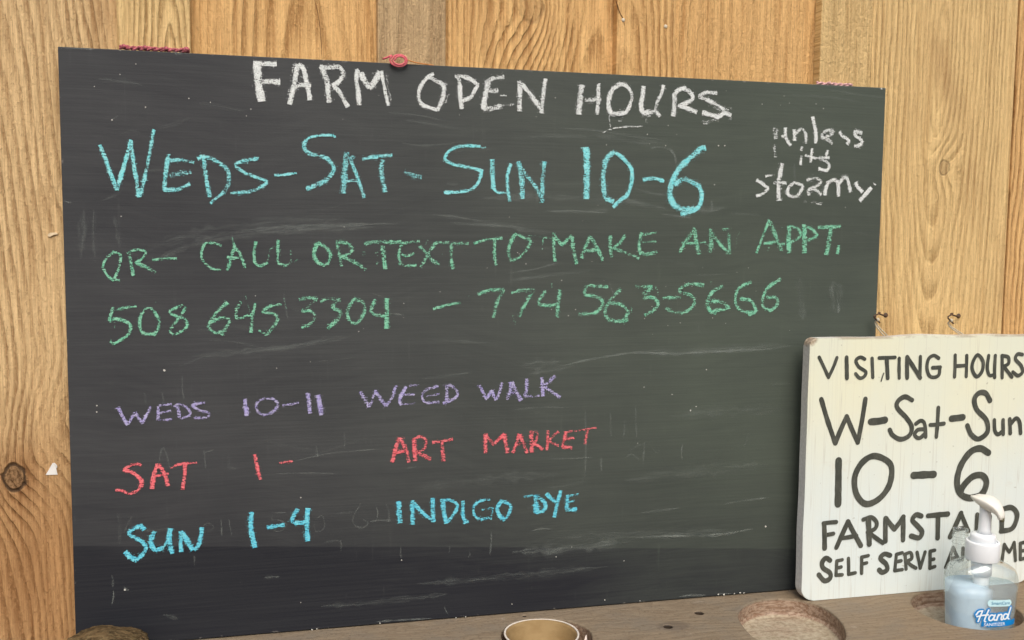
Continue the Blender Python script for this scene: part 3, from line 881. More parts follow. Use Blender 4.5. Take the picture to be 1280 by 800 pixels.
p(W, 5, [(150, 103), (156, 130)], [(560, 185), (568, 230), (565, 285)], [(470, 190), (476, 232)], dens=-.12)
p(W, 5, [(285, 128), (300, 200), (315, 295)], [(278, 130), (340, 130), (392, 165), (370, 205), (308, 230)], [(318, 228), (400, 260), (488, 320)], dens=.34)
p(W, 5, [(475, 140), (540, 125), (640, 125), (732, 125)], **w4)
p(W, 6, [(600, 150), (610, 230), (622, 315)], dens=.3)
p(W, 4, [(735, 140), (715, 210), (725, 275)], [(735, 135), (800, 127), (860, 120)], [(738, 208), (770, 225), (822, 203)], [(712, 275), (780, 290), (838, 285)], dens=.3)
p(W, 5, [(858, 153), (910, 205), (950, 255), (998, 277)], [(975, 128), (930, 190), (900, 245), (868, 302)], dens=.28)
p(W, 3, [(918, 112), (900, 140), (888, 165)], [(1015, 208), (1060, 212)], dens=-.05)
p(W, 4.4, [(968, 130), (1080, 130), (1200, 136)], dens=.22)
p(W, 4.8, [(1080, 135), (1080, 240), (1092, 315)], dens=.32)
W = (590, 275, 5.12)
p(W, 4.2, [(12, 152), (70, 130), (195, 116)], **w4)
p(W, 5, [(145, 130), (145, 210), (152, 290)], [(278, 88), (240, 160), (235, 220), (255, 262)], dens=.34)
p(W, 4.5, [(272, 88), (330, 110), (374, 135), (345, 195), (300, 240), (252, 260)], dens=.36)
p(W, 2.5, [(455, 95), (453, 150), (450, 200)], [(360, 100), (400, 102), (510, 118)], [(305, 65), (285, 90)], dens=-.05)
p(W, 5.5, [(525, 82), (525, 180), (532, 265)], [(640, 102), (650, 190), (670, 282)], dens=.34)
p(W, 4.5, [(523, 93), (550, 130), (577, 163)], [(573, 163), (600, 135), (638, 98)], dens=.36)
p(W, 5.5, [(757, 102), (720, 185), (702, 245)], [(758, 108), (800, 180), (838, 262)], [(712, 195), (755, 195), (802, 188)], dens=.32)
p(W, 5.5, [(885, 100), (885, 170), (895, 240)], dens=.34)
p(W, 4.5, [(983, 97), (940, 150), (895, 188)], [(900, 183), (970, 205), (1070, 246)], dens=.34)
p(W, 5, [(1087, 80), (1070, 150), (1075, 212)], [(1072, 208), (1120, 218), (1186, 205)], dens=.36)
p(W, 3.2, [(1080, 98), (1130, 88), (1180, 78)], [(1065, 147), (1120, 142), (1180, 134)], dens=.18)
W = (830, 265, 5.333)
p(W, 5, [(207, 108), (150, 190), (103, 275)], dens=.28)
p(W, 6, [(203, 118), (215, 190), (237, 284)], [(310, 112), (315, 190), (308, 270)], dens=.3)
p(W, 4, [(118, 205), (165, 208), (218, 205)], [(240, 208), (280, 200)], dens=.2)
p(W, 5.5, [(308, 118), (360, 200), (436, 278)], [(430, 112), (435, 200), (435, 280)], dens=.28)
p(W, 4, [(388, 115), (432, 115)], dens=.3)
p(W, 3.6, [(702, 50), (660, 160), (617, 273)], dens=.52)
p(W, 6, [(705, 62), (740, 150), (785, 262)], dens=.34)
p(W, 4, [(662, 210), (705, 205), (755, 195)], [(745, 195), (780, 212), (805, 215)], dens=.36)
p(W, 6.5, [(835, 92), (830, 180), (832, 275)], [(935, 82), (935, 180), (937, 274)], dens=.5)
p(W, 4.2, [(835, 95), (890, 110), (912, 160), (838, 206)], [(938, 90), (1000, 125), (1018, 160), (943, 196)], dens=.36)
p(W, 4.6, [(1026, 104), (1100, 100), (1180, 97)], dens=.45)
p(W, 6, [(1112, 108), (1100, 190), (1078, 290)], dens=.38)
p(W, 4.5, [(1165, 222), (1155, 280)], dens=.5)
p(W, 3, [(770, 92), (790, 110)], [(505, 125), (485, 180), (478, 240)], [(700, 235), (695, 262)], dens=-.12)
rb.words('chalk_word', CG, cb, cuts(240, 385, 455, 589, 685, 840, 935), ['green chalk writing OR-', 'green chalk word CALL', 'green chalk word OR', 'green chalk word TEXT', 'green chalk word TO', 'green chalk word MAKE', 'green chalk word AN', 'green chalk writing APPT.'])

rb = Ribbon(YB, grow=1.22)
p = rb.px
W = (120, 360, 6.4)
p(W, 4.2, [(135, 152), (120, 210), (105, 265)], [(105, 265), (160, 245), (240, 270), (275, 300), (260, 370), (190, 420), (135, 448)], dens=.5)
p(W, 4, [(145, 180), (220, 160), (325, 146)], [(112, 428), (128, 436), (147, 446)], dens=.3)
p(W, 3, [(140, 195), (145, 250), (150, 320)], dens=-.15)
p(W, 4.6, [(425, 152), (370, 200), (350, 280), (360, 340), (400, 365), (465, 366)], [(430, 152), (480, 210), (505, 280), (490, 340), (458, 378)], dens=.36)
p(W, 4, [(695, 134), (590, 185), (640, 225), (700, 240), (730, 280), (710, 330), (635, 372)], [(722, 150), (670, 230), (610, 310), (590, 345), (630, 375)], dens=.36)
p(W, 5, [(1053, 115), (970, 190), (920, 260), (905, 320), (950, 355), (1025, 350)], [(925, 268), (1000, 240), (1062, 245), (1050, 300), (1000, 375)], dens=.32)
p(W, 5.2, [(1162, 110), (1130, 170), (1122, 232), (1152, 247)], dens=.34)
p(W, 4.2, [(1145, 247), (1200, 225), (1265, 208)], [(1275, 120), (1250, 230), (1240, 358)], dens=.38)
p(W, 2.2, [(1190, 52), (1210, 110), (1230, 190)], [(472, 105), (488, 130)], dens=.05)
W = (310, 350, 6.4)
p(W, 5, [(268, 193), (190, 205), (115, 245)], [(110, 252), (190, 268), (237, 300), (215, 360), (145, 440)], dens=.3)
p(W, 4, [(86, 402), (115, 420), (148, 440)], dens=.3)
p(W, 5, [(410, 160), (480, 140), (555, 160)], [(428, 245), (500, 250), (540, 290), (500, 350), (428, 383)], dens=.28)
p(W, 4.5, [(552, 158), (500, 190), (470, 225)], dens=.0)
p(W, 4.5, [(578, 172), (640, 150), (742, 160)], dens=.22)
p(W, 6, [(730, 152), (690, 180), (680, 235)], [(688, 228), (740, 260), (720, 310), (635, 392)], dens=.3)
p(W, 4.8, [(852, 148), (810, 210), (795, 270), (820, 335), (865, 348)], [(848, 152), (910, 170), (935, 220), (915, 290), (868, 350)], dens=.34)
p(W, 4.8, [(1020, 155), (985, 230), (1000, 270), (1050, 285), (1098, 285)], dens=.34)
p(W, 6.4, [(1110, 145), (1110, 270), (1108, 390)], dens=.38)
p(W, 2.2, [(288, 140), (300, 200), (312, 245)], dens=-.05)
W = (530, 345, 5.333)
p(W, 4.6, [(60, 220), (150, 195), (245, 178)], [(357, 122), (440, 95), (538, 90)], [(582, 112), (650, 95), (738, 92)], dens=.36)
p(W, 4.8, [(532, 92), (490, 170), (463, 278)], [(732, 93), (680, 180), (633, 270)], [(812, 97), (765, 170), (780, 195), (892, 190)], dens=.32)
p(W, 5.6, [(908, 92), (895, 180), (885, 275)], dens=.38)
p(W, 4.5, [(1228, 72), (1160, 70), (1090, 63), (1068, 112), (1080, 132)], dens=.34)
p(W, 5, [(1075, 128), (1160, 140), (1192, 190), (1140, 245), (1030, 252)], dens=.36)
p(W, 2.5, [(850, 45), (853, 95)], [(590, 260), (610, 322)], [(295, 130), (298, 160)], dens=-.08)
W = (750, 335, 5.333)
p(W, 5, [(140, 135), (75, 210), (35, 280), (45, 330), (110, 355), (188, 345)], [(72, 230), (140, 245), (187, 290), (155, 350)], dens=.34)
p(W, 5, [(237, 125), (290, 124), (350, 126)], [(288, 200), (350, 195), (387, 240), (350, 285), (297, 315)], dens=.36)
p(W, 6.5, [(345, 128), (290, 175), (288, 210)], dens=.2)
p(W, 3, [(365, 120), (388, 160), (388, 190)], [(210, 255), (208, 300)], [(735, 70), (745, 110)], dens=-.1)
p(W, 4.6, [(418, 197), (480, 198), (538, 197)], dens=.24)
p(W, 5, [(694, 116), (600, 105), (532, 142), (540, 167)], [(536, 162), (600, 180), (632, 220), (600, 275), (540, 302)], dens=.36)
p(W, 5, [(550, 300), (480, 290), (430, 258)], dens=.08)
p(W, 5, [(820, 120), (750, 160), (715, 220), (730, 280), (775, 302)], [(712, 220), (800, 225), (855, 265), (790, 280), (745, 292)], dens=.34)
p(W, 4.4, [(1008, 92), (930, 130), (900, 200), (915, 260), (960, 290), (1032, 297)], [(932, 205), (1000, 215), (1032, 260), (1035, 295), (988, 312)], dens=.4)
p(W, 4.6, [(1208, 73), (1120, 130), (1085, 200), (1090, 260), (1135, 282)], [(1108, 200), (1165, 195), (1187, 225), (1160, 270), (1128, 284)], dens=.34)
rb.words('chalk_word', CG, cb, cuts(255, 365, 500, 590, 720, 832), ['green chalk writing 508', 'green chalk writing 645', 'green chalk writing 3304', 'green chalk writing - dash', 'green chalk writing 774', 'green chalk writing 563-', 'green chalk writing 5666'])

rb = Ribbon(YB, grow=1.22)
p = rb.px
W = (140, 480, 4.571)
p(W, 5, [(33, 132), (60, 185), (92, 234)], dens=.5)
p(W, 4, [(92, 232), (112, 195), (137, 160)], [(175, 224), (195, 180), (222, 128)], dens=.4)
p(W, 4.6, [(133, 160), (150, 190), (177, 225)], dens=.4)
p(W, 4.6, [(265, 128), (263, 170), (262, 208)], dens=.45)
p(W, 3.2, [(268, 122), (300, 118), (342, 115)], [(272, 165), (300, 160), (337, 152)], [(260, 205), (300, 206), (342, 200)], dens=.25)
p(W, 5.6, [(372, 122), (380, 155), (387, 192)], dens=.45)
p(W, 4, [(352, 130), (390, 115), (442, 150), (440, 180), (388, 197)], [(532, 106), (460, 120), (500, 150), (553, 165), (545, 190), (468, 193)], dens=.36)
p(W, 6, [(758, 85), (765, 135), (772, 182)], dens=.45)
p(W, 4, [(920, 82), (860, 85), (825, 115), (835, 160), (880, 175), (930, 150), (947, 110), (918, 82)], dens=.32)
p(W, 3.2, [(973, 122), (1020, 114), (1068, 108)], dens=.22)
p(W, 5.5, [(1117, 50), (1125, 110), (1132, 168)], dens=.45)
p(W, 6.4, [(1178, 62), (1188, 120), (1197, 178)], dens=.45)
W = (440, 460, 4.741)
p(W, 5.2, [(48, 140), (75, 185), (103, 232)], [(138, 135), (165, 178), (203, 224)], dens=.36)
p(W, 4, [(102, 230), (122, 185), (142, 132)], [(200, 224), (240, 170), (258, 107), (265, 115)], dens=.32)
p(W, 4.6, [(320, 108), (285, 180), (285, 217)], dens=.36)
p(W, 3, [(338, 105), (365, 103), (397, 102)], [(298, 160), (335, 158), (372, 154)], [(282, 216), (330, 212), (378, 206)], dens=.2)
p(W, 4, [(512, 107), (440, 130), (415, 170), (440, 205), (518, 200)], dens=.3)
p(W, 3, [(440, 165), (475, 160), (518, 154)], dens=.2)
p(W, 5, [(560, 108), (563, 155), (560, 203)], dens=.36)
p(W, 4.2, [(537, 105), (590, 105), (627, 150), (600, 185), (538, 209)], dens=.3)
p(W, 2.5, [(738, 107), (760, 102)], dens=.15)
p(W, 4.4, [(757, 103), (775, 145), (797, 188)], [(793, 187), (812, 160), (832, 132)], [(855, 187), (875, 140), (890, 85)], dens=.36)
p(W, 5.6, [(828, 133), (840, 160), (858, 187)], [(945, 82), (970, 135), (1003, 193)], dens=.34)
p(W, 5, [(935, 83), (940, 130), (918, 188)], dens=.34)
p(W, 3.2, [(923, 150), (950, 148), (980, 145)], [(1023, 166), (1065, 168), (1112, 164)], dens=.24)
p(W, 4.6, [(1035, 63), (1035, 120), (1025, 168)], [(1125, 55), (1128, 110), (1132, 168)], [(1205, 47), (1165, 80), (1130, 115)], [(1138, 108), (1180, 138), (1234, 174)], dens=.4)
rb.words('chalk_word', CL, cb, cuts(270, 430, 590), ['lavender chalk word WEDS', 'lavender chalk writing 10-11', 'lavender chalk word WEED', 'lavender chalk word WALK'])

rb = Ribbon(YB, grow=1.22)
p = rb.px
W = (130, 555, 5.12)
p(W, 3.6, [(238, 137), (218, 128), (180, 133), (125, 163)], dens=.5)
p(W, 5.2, [(125, 160), (200, 195), (240, 235), (235, 275)], dens=.62)
p(W, 4, [(236, 268), (215, 298), (165, 317), (120, 300), (73, 294)], dens=.45)
p(W, 5.4, [(345, 125), (320, 190), (306, 288)], dens=.55)
p(W, 5, [(348, 127), (390, 200), (411, 268)], [(520, 128), (515, 200), (505, 292)], dens=.55)
p(W, 3.4, [(330, 206), (370, 198), (414, 188)], [(422, 152), (490, 128), (595, 119)], dens=.4)
p(W, 4.6, [(965, 66), (980, 150), (1001, 228)], dens=.55)
p(W, 3.8, [(1122, 123), (1160, 117), (1208, 109)], dens=.3)
W = (480, 520, 4.571)
p(W, 6, [(88, 122), (65, 190), (48, 265)], [(172, 132), (175, 190), (180, 258)], dens=.45)
p(W, 5.4, [(90, 125), (130, 200), (141, 266)], [(188, 203), (225, 225), (268, 250)], [(330, 143), (335, 200), (338, 260)], dens=.42)
p(W, 4, [(62, 211), (100, 203), (133, 196)], [(163, 135), (210, 117), (242, 145), (225, 190), (182, 206)], [(275, 153), (330, 145), (394, 132)], dens=.36)
p(W, 5.6, [(580, 100), (580, 150), (580, 213)], [(685, 103), (695, 150), (707, 211)], dens=.45)
p(W, 4.4, [(575, 105), (600, 130), (627, 167)], [(622, 166), (655, 135), (688, 102)], dens=.42)
p(W, 4.6, [(772, 102), (755, 160), (736, 211)], [(775, 106), (795, 155), (818, 212)], dens=.42)
p(W, 3.4, [(752, 165), (780, 160), (810, 158)], dens=.3)
p(W, 5.6, [(845, 82), (842, 140), (845, 208)], dens=.42)
p(W, 4, [(835, 92), (875, 92), (868, 140), (838, 162)], [(940, 140), (965, 155), (1000, 169)], [(1165, 78), (1155, 120), (1149, 163)], dens=.34)
p(W, 4.8, [(843, 150), (875, 168), (908, 192)], [(1018, 175), (1045, 178), (1075, 178)], dens=.4)
p(W, 4, [(937, 82), (935, 140), (931, 195)], [(998, 88), (965, 115), (938, 147)], [(1042, 88), (1030, 130), (1018, 178)], [(1028, 131), (1060, 127), (1088, 124)], dens=.36)
p(W, 2.8, [(1033, 92), (1065, 88), (1103, 85)], [(1110, 83), (1160, 75), (1214, 67)], dens=.28)
rb.words('chalk_word', CP, cb, cuts(290, 335, 400, 580), ['pink chalk word SAT', 'pink chalk numeral 1', 'pink chalk dash', 'pink chalk word ART', 'pink chalk word MARKET'])

rb = Ribbon(YB, grow=1.22)
p = rb.px
W = (140, 625, 4.741)
p(W, 5.5, [(192, 178), (165, 153), (103, 192), (120, 215), (185, 255), (197, 300), (145, 357)], dens=.55)
p(W, 6.5, [(150, 355), (112, 340), (76, 306)], dens=.62)
p(W, 6.5, [(252, 185), (232, 250), (255, 297), (300, 282)], [(350, 168), (338, 230), (357, 318)], [(410, 185), (480, 298)], dens=.52)
p(W, 4.4, [(290, 290), (315, 265), (342, 225)], dens=.4)
p(W, 5.4, [(405, 183), (408, 250), (410, 308)], [(487, 298), (515, 260), (534, 162)], dens=.5)
p(W, 6.5, [(825, 70), (825, 180), (847, 283)], dens=.58)
p(W, 5.5, [(917, 162), (960, 155), (1023, 146)], dens=.48)
p(W, 6, [(1102, 52), (1070, 110), (1085, 135), (1152, 132)], [(1160, 47), (1155, 150), (1160, 244)], dens=.55)
W = (480, 600, 4.923)
p(W, 6.5, [(90, 130), (94, 200), (99, 265)], dens=.5)
p(W, 5.8, [(175, 125), (176, 200), (178, 275)], [(300, 110), (300, 180), (303, 258)], [(362, 115), (368, 200), (385, 267)], dens=.48)
p(W, 5, [(173, 130), (240, 205), (315, 257)], [(487, 127), (485, 220), (507, 264)], dens=.45)
p(W, 4.4, [(345, 128), (410, 125), (453, 160), (420, 225), (382, 264)], [(486, 258), (522, 258)], [(728, 128), (778, 160), (765, 215), (738, 248)], dens=.42)
p(W, 4, [(653, 119), (590, 130), (553, 165), (555, 210), (590, 240), (663, 230)], dens=.32)
p(W, 3.4, [(602, 185), (640, 178), (668, 173), (655, 243)], [(860, 103), (900, 98), (945, 97)], dens=.25)
p(W, 5.4, [(728, 123), (698, 170), (708, 215), (745, 247)], dens=.48)
p(W, 7, [(935, 90), (935, 150), (937, 205)], dens=.5)
p(W, 5, [(940, 98), (990, 140), (985, 185), (935, 203)], [(1130, 92), (1128, 140), (1120, 183)], [(1117, 183), (1150, 183), (1188, 177)], dens=.4)
p(W, 4.4, [(998, 82), (1025, 112), (1058, 138)], [(1089, 65), (1065, 150), (1047, 230)], dens=.48)
p(W, 3.2, [(1128, 100), (1160, 93), (1198, 87)], [(1122, 136), (1150, 132), (1172, 129)], dens=.32)
rb.words('chalk_word', CB, cb, cuts(280, 400, 650), ['bright blue chalk word SUN', 'bright blue chalk writing 1-4', 'bright blue chalk word INDIGO', 'bright blue chalk word DYE'])

# ------------------------------------------------------------------ the painted visiting-hours sign
SX0, SX1, SY0, SY1, SZ = 1.0665, 1.487, -0.049, -0.0300, 0.4155
sg = thing('painted_sign', 'white painted wooden VISITING HOURS sign with dark brush lettering leaning on the bench', 'sign', ((SX0 + SX1) / 2, (SY0 + SY1) / 2, 0.0006))


def rrect(x0, x1, z0, z1, r, n=8):
    out = []
    for cx, cz, a in ((x1 - r[0], z1 - r[0], 0), (x0 + r[1], z1 - r[1], 90), (x0 + r[2], z0 + r[2], 180), (x1 - r[3], z0 + r[3], 270)):
        k = r[(0, 90, 180, 270).index(a)]
        for i in range(n + 1):
            t = math.radians(a + 90 * i / n)
            out.append((cx + k * math.cos(t), cz + k * math.sin(t)))
    return out


bm = bmesh.new()
ol = rrect(SX0, SX1, 0, SZ, (0.016, 0.012, 0.022, 0.02))
# edges of a hand-sawn board: subdivide and wander a little
fin = []
for (a, b), (c, d) in zip(ol, ol[1:] + ol[:1]):
    n = max(1, int(math.hypot(c - a, d - b) / 0.012))
    for i in range(n):
        x_, z_ = a + (c - a) * i / n, b + (d - b) * i / n
        wv = 0.0012 * mnoise.noise(Vector((x_ * 14, z_ * 14, 3)))
        if z_ > 0.3:
            z_ += wv * 1.6 + 0.0022 * math.exp(-((x_ - 1.29) / 0.06) ** 2)
        x_ += wv if z_ > 0.02 else 0
        fin.append((x_, z_))
ox, oy, oz = sg.location
fr_ = [bm.verts.new((x_ - ox, SY0 - oy, z_)) for x_, z_ in fin]
bk_ = [bm.verts.new((x_ - ox, SY1 - oy, z_)) for x_, z_ in fin]
bm.faces.new(fr_)
bm.faces.new(bk_[::-1])
for k in range(len(fin)):
    bm.faces.new((fr_[k], bk_[k], bk_[(k + 1) % len(fin)], fr_[(k + 1) % len(fin)]))
es = [e for e in bm.edges if len(e.link_faces) == 2 and {len(f.verts) > 4 for f in e.link_faces} == {True, False}]
bmesh.ops.bevel(bm, geom=es, offset=0.0016, segments=2, affect='EDGES', profile=0.6)
g = NT('white_sign_paint')
o = g.obj()
x, y, z = g.sep(o)
zz = g.M('SUBTRACT', z, 0.2)
grain = g.noise(g.vmul(o, (170, 60, 2.2)), 1, 4, 0.6)
gr2 = g.noise(g.vmul(o, (34, 30, 0.9), (2, 0, 0)), 1, 3, 0.6)
cloud = g.noise(g.vmul(o, (7, 7, 4)), 1, 5, 0.6)
fine = g.noise(o, 240, 3, 0.6)
c = g.mix(g.sm(cloud, 0.35, 0.68), g.mix(g.sm(z, 0.1, 0.38), (0.67, 0.745, 0.73, 1), (0.74, 0.77, 0.63, 1)), g.mix(g.sm(z, 0.1, 0.38), (0.71, 0.755, 0.70, 1), (0.78, 0.78, 0.585, 1)))
# fine checks where the paint split along the grain
ck = g.M('MULTIPLY', g.M('MULTIPLY', g.sm(grain, 0.63, 0.69), g.sm(gr2, 0.42, 0.62)), g.sm(z, 0.07, 0.20, 1.0, 0.22))
c = g.mix(g.M('MULTIPLY', ck, 0.6), c, (0.33, 0.32, 0.27, 1))
band = g.M('ABSOLUTE', g.M('SUBTRACT', g.noise(g.vmul(o, (26, 0, 0.5), (4, 0, 3)), 1, 3, 0.7), 0.5))
c = g.mix(g.sm(band, 0.0, 0.008, 0.32, 0.0), c, (0.47, 0.45, 0.38, 1))
blot = g.noise(g.vmul(o, (22, 22, 30), (5, 2, 0)), 1, 5, 0.72)
c = g.mix(g.sm(blot, 0.60, 0.78, 0, 0.35), c, (0.62, 0.59, 0.50, 1))
dot = g.noise(g.vmul(o, (120, 120, 120), (2, 0, 8)), 1, 2, 0.5)
c = g.mix(g.sm(dot, 0.72, 0.76, 0, 0.45), c, (0.30, 0.28, 0.22, 1))
# grey weathered sides and knocked corner
side = g.M('MULTIPLY', g.sm(y, -0.0094, -0.0076), 0.66)
c = g.mix(side, c, g.mix(g.sm(fine, 0.3, 0.7), (0.46, 0.45, 0.45, 1), (0.64, 0.62, 0.61, 1)))
cr = g.M('SQRT', g.M('ADD', g.M('POWER', g.M('ABSOLUTE', g.M('ADD', x, 0.2105)), 2.0), g.M('POWER', g.M('ABSOLUTE', g.M('SUBTRACT', z, 0.4165)), 2.0)))
cr = g.M('ADD', cr, g.M('MULTIPLY', g.M('SUBTRACT', blot, 0.5), 0.02))
c = g.mix(g.sm(cr, 0.008, 0.014, 0.85, 0), c, g.mix(g.sm(fine, 0.35, 0.65), (0.20, 0.13, 0.075, 1), (0.45, 0.35, 0.24, 1)))
ed = g.M('MULTIPLY', g.sm(z, 0.4115, 0.4145), g.sm(blot, 0.42, 0.6))
c = g.mix(g.M('MULTIPLY', ed, 0.6), c, (0.36, 0.28, 0.19, 1))
h = g.M('SUBTRACT', g.M('ADD', g.M('MULTIPLY', grain, 0.6), g.M('MULTIPLY', fine, 0.35)), ck)
link('sign_board', finish(bm, 'sign_board'), g.done(g.bsdf(c, 0.55, 0.3, g.bump(h, 0.35, 0.0012))), sg)

g = NT('dark_brush_paint')
o = g.obj()
n = g.noise(g.vmul(o, (60, 60, 60)), 1, 4, 0.6)
n2 = g.noise(g.vmul(o, (420, 1, 60)), 1, 3, 0.6)
c = g.mix(g.sm(n, 0.35, 0.7), (0.058, 0.063, 0.052, 1), (0.088, 0.092, 0.076, 1))
c = g.mix(g.sm(n2, 0.56, 0.70, 0, 0.55), c, (0.20, 0.205, 0.17, 1))
BP = g.done(g.bsdf(c, 0.5, 0.3, g.bump(n2, 0.15, 0.0008)))
rb = Ribbon(SY0 - 0.0005, cap=True, wob=0.06, lay=24)
p = rb.px
W = (1000, 420, 4.571)
p(W, 4.4, [(110, 122), (140, 185), (163, 236)], [(163, 236), (190, 180), (211, 124)], [(370, 132), (345, 121), (320, 140), (335, 175), (376, 205), (365, 233), (340, 240), (318, 216)],
  [(412, 128), (414, 180), (416, 236)], [(452, 125), (500, 124), (543, 122)], [(567, 128), (566, 180), (567, 240)], [(688, 118), (686, 180), (685, 238)],
  [(792, 126), (765, 111), (735, 130), (725, 180), (738, 225), (765, 236), (793, 222), (799, 182)], [(758, 181), (780, 180), (801, 178)],
  [(887, 110), (886, 170), (883, 233)], [(953, 112), (952, 170), (950, 231)], [(886, 172), (920, 170), (950, 168)],
  [(1078, 112), (1070, 180), (1082, 224), (1106, 222)], [(1116, 112), (1112, 180), (1112, 236)], [(1155, 112), (1155, 180), (1155, 238)],
  [(1155, 112), (1190, 122), (1190, 158), (1158, 175)], [(1165, 176), (1188, 205), (1210, 234)], [(1270, 106), (1242, 104), (1231, 132), (1262, 168), (1272, 205), (1245, 226), (1216, 206)])
p(W, 5.2, [(266, 122), (267, 180), (268, 240)], [(495, 126), (498, 180), (501, 240)], [(612, 120), (611, 180), (612, 239)], [(612, 120), (650, 180), (686, 238)])
p(W, 4.5, [(1015, 108), (987, 150), (985, 195), (1010, 232), (1040, 200), (1045, 145)], closed=True)
p(W, 6.0, [(122, 362), (160, 490), (202, 612)], [(202, 612), (235, 530), (267, 460)], [(267, 460), (300, 540), (330, 608)], [(330, 608), (355, 480), (374, 360)])
p(W, 8.6, [(405, 490), (445, 487), (485, 480)])
p(W, 5.8, [(640, 366), (600, 347), (560, 372), (556, 410), (610, 470), (638, 520), (625, 568), (575, 590), (530, 567), (513, 537)])
p(W, 4.8, [(662, 502), (690, 484), (712, 502), (718, 576)], [(712, 532), (672, 537), (655, 565), (680, 584), (713, 560)], [(790, 410), (786, 490), (779, 576)], [(744, 508), (780, 506), (822, 500)])
p(W, 7.6, [(866, 472), (900, 468), (930, 464)])
p(W, 6.2, [(1085, 368), (1060, 327), (1022, 326), (996, 362), (1010, 420), (1064, 480), (1070, 548), (1020, 588), (978, 562), (956, 512)])
p(W, 4.8, [(1110, 480), (1113, 540), (1132, 561), (1160, 540)], [(1160, 480), (1160, 520), (1161, 560)], [(1198, 474), (1200, 520), (1201, 555)], [(1200, 505), (1234, 470), (1254, 492), (1260, 555)])
p(W, 1.6, [(478, 212), (470, 235), (463, 258)])
W = (1000, 550, 4.0)
p(W, 8.8, [(193, 104), (192, 210), (190, 320)])
p(W, 7.6, [(375, 80), (312, 112), (274, 185), (282, 270), (330, 320), (400, 290), (450, 215), (452, 122)], closed=True)
p(W, 8.8, [(568, 177), (620, 174), (668, 172)])
p(W, 7.8, [(942, 64), (900, 42), (850, 62), (803, 130), (785, 210), (802, 268), (850, 290), (910, 268), (932, 212), (910, 177), (862, 184), (815, 232), (802, 268)])
p(W, 6.2, [(121, 418), (123, 480), (123, 541)], [(240, 408), (212, 470), (182, 538)], [(240, 408), (272, 470), (304, 528)], [(428, 392), (427, 450), (427, 506)], [(430, 392), (455, 425), (472, 446)],
  [(472, 446), (500, 410), (517, 384)], [(516, 384), (516, 440), (515, 500)], [(606, 380), (580, 374), (562, 400), (588, 430), (610, 460), (595, 489), (556, 480)],
  [(640, 379), (690, 374), (738, 370)], [(690, 376), (689, 430), (688, 490)], [(805, 366), (778, 425), (750, 484)], [(1010, 345), (1009, 400), (1008, 452)], [(1005, 347), (1058, 338), (1085, 375), (1062, 440), (1005, 456)])
p(W, 5.2, [(117, 416), (150, 412), (180, 410)], [(124, 476), (145, 472), (166, 468)], [(205, 491), (245, 485), (282, 478)], [(345, 462), (380, 490), (414, 514)], [(317, 397), (355, 386), (382, 410), (375, 442), (338, 460)],
  [(805, 366), (822, 410), (842, 455)], [(775, 447), (800, 443), (832, 438)], [(885, 372), (882, 430), (880, 480)], [(885, 372), (918, 420), (946, 462)], [(948, 380), (946, 420), (945, 462)])
p(W, 6.8, [(341, 396), (344, 460), (346, 520)])
p(W, 6.0, [(150, 602), (130, 590), (111, 612), (116, 640), (150, 665), (150, 692), (122, 704), (94, 674)], [(450, 577), (422, 570), (402, 592), (430, 620), (436, 648), (412, 662), (396, 650)])
p(W, 4.4, [(184, 606), (182, 640), (180, 676)], [(184, 605), (211, 599)], [(182, 641), (205, 635)], [(181, 676), (210, 674)], [(242, 592), (243, 632), (243, 671)], [(243, 671), (276, 664)],
  [(308, 586), (308, 625), (308, 666)], [(308, 586), (341, 578)], [(308, 621), (333, 614)], [(482, 572), (478, 612), (474, 653)], [(482, 572), (511, 564)], [(478, 610), (505, 604)], [(475, 653), (511, 648)],
  [(525, 571), (528, 610), (530, 645)], [(522, 572), (552, 563), (558, 592), (531, 608)], [(535, 610), (558, 628), (579, 640)], [(585, 562), (593, 600), (601, 640)], [(601, 640), (613, 600), (625, 560)],
  [(650, 557), (650, 600), (649, 641)], [(650, 556), (673, 551)], [(650, 599), (669, 595)], [(649, 640), (674, 632)],
  [(766, 537), (748, 585), (728, 636)], [(766, 537), (780, 570), (796, 604)], [(745, 596), (785, 586)], [(815, 540), (812, 600)], [(815, 540), (842, 596)], [(846, 532), (843, 594)],
  [(862, 530), (876, 560)], [(892, 525), (876, 560), (874, 594)], [(904, 528), (944, 522)], [(924, 526), (922, 592)], [(966, 524), (964, 590)])
p(W, 4.2, [(1009, 606), (1016, 560), (1021, 522)], [(1021, 522), (1035, 545), (1046, 560)], [(1046, 560), (1060, 535), (1070, 512)], [(1070, 512), (1074, 560), (1077, 602)], [(1101, 516), (1101, 555), (1101, 596)],
  [(1101, 516), (1130, 509)], [(1101, 556), (1126, 550)], [(1101, 596), (1132, 589)])
def sign_word(u, v):
    row = (v >= 480) + (v >= 552) + (v >= 620) + (v >= 676)
    if row == 0:
        return int(u >= 1185)
    if row < 4:
        return row + 1
    return 5 + (u >= 1090) + (u >= 1177)


rb.words('painted_word', BP, sg, sign_word, ['dark painted word VISITING', 'dark painted word HOURS', 'dark painted W-Sat-Sun', 'large dark painted 10-6', 'dark painted word FARMSTAND',
                                             'small dark painted word SELF', 'small dark painted word SERVE', 'small dark painted word ANYTIME'])

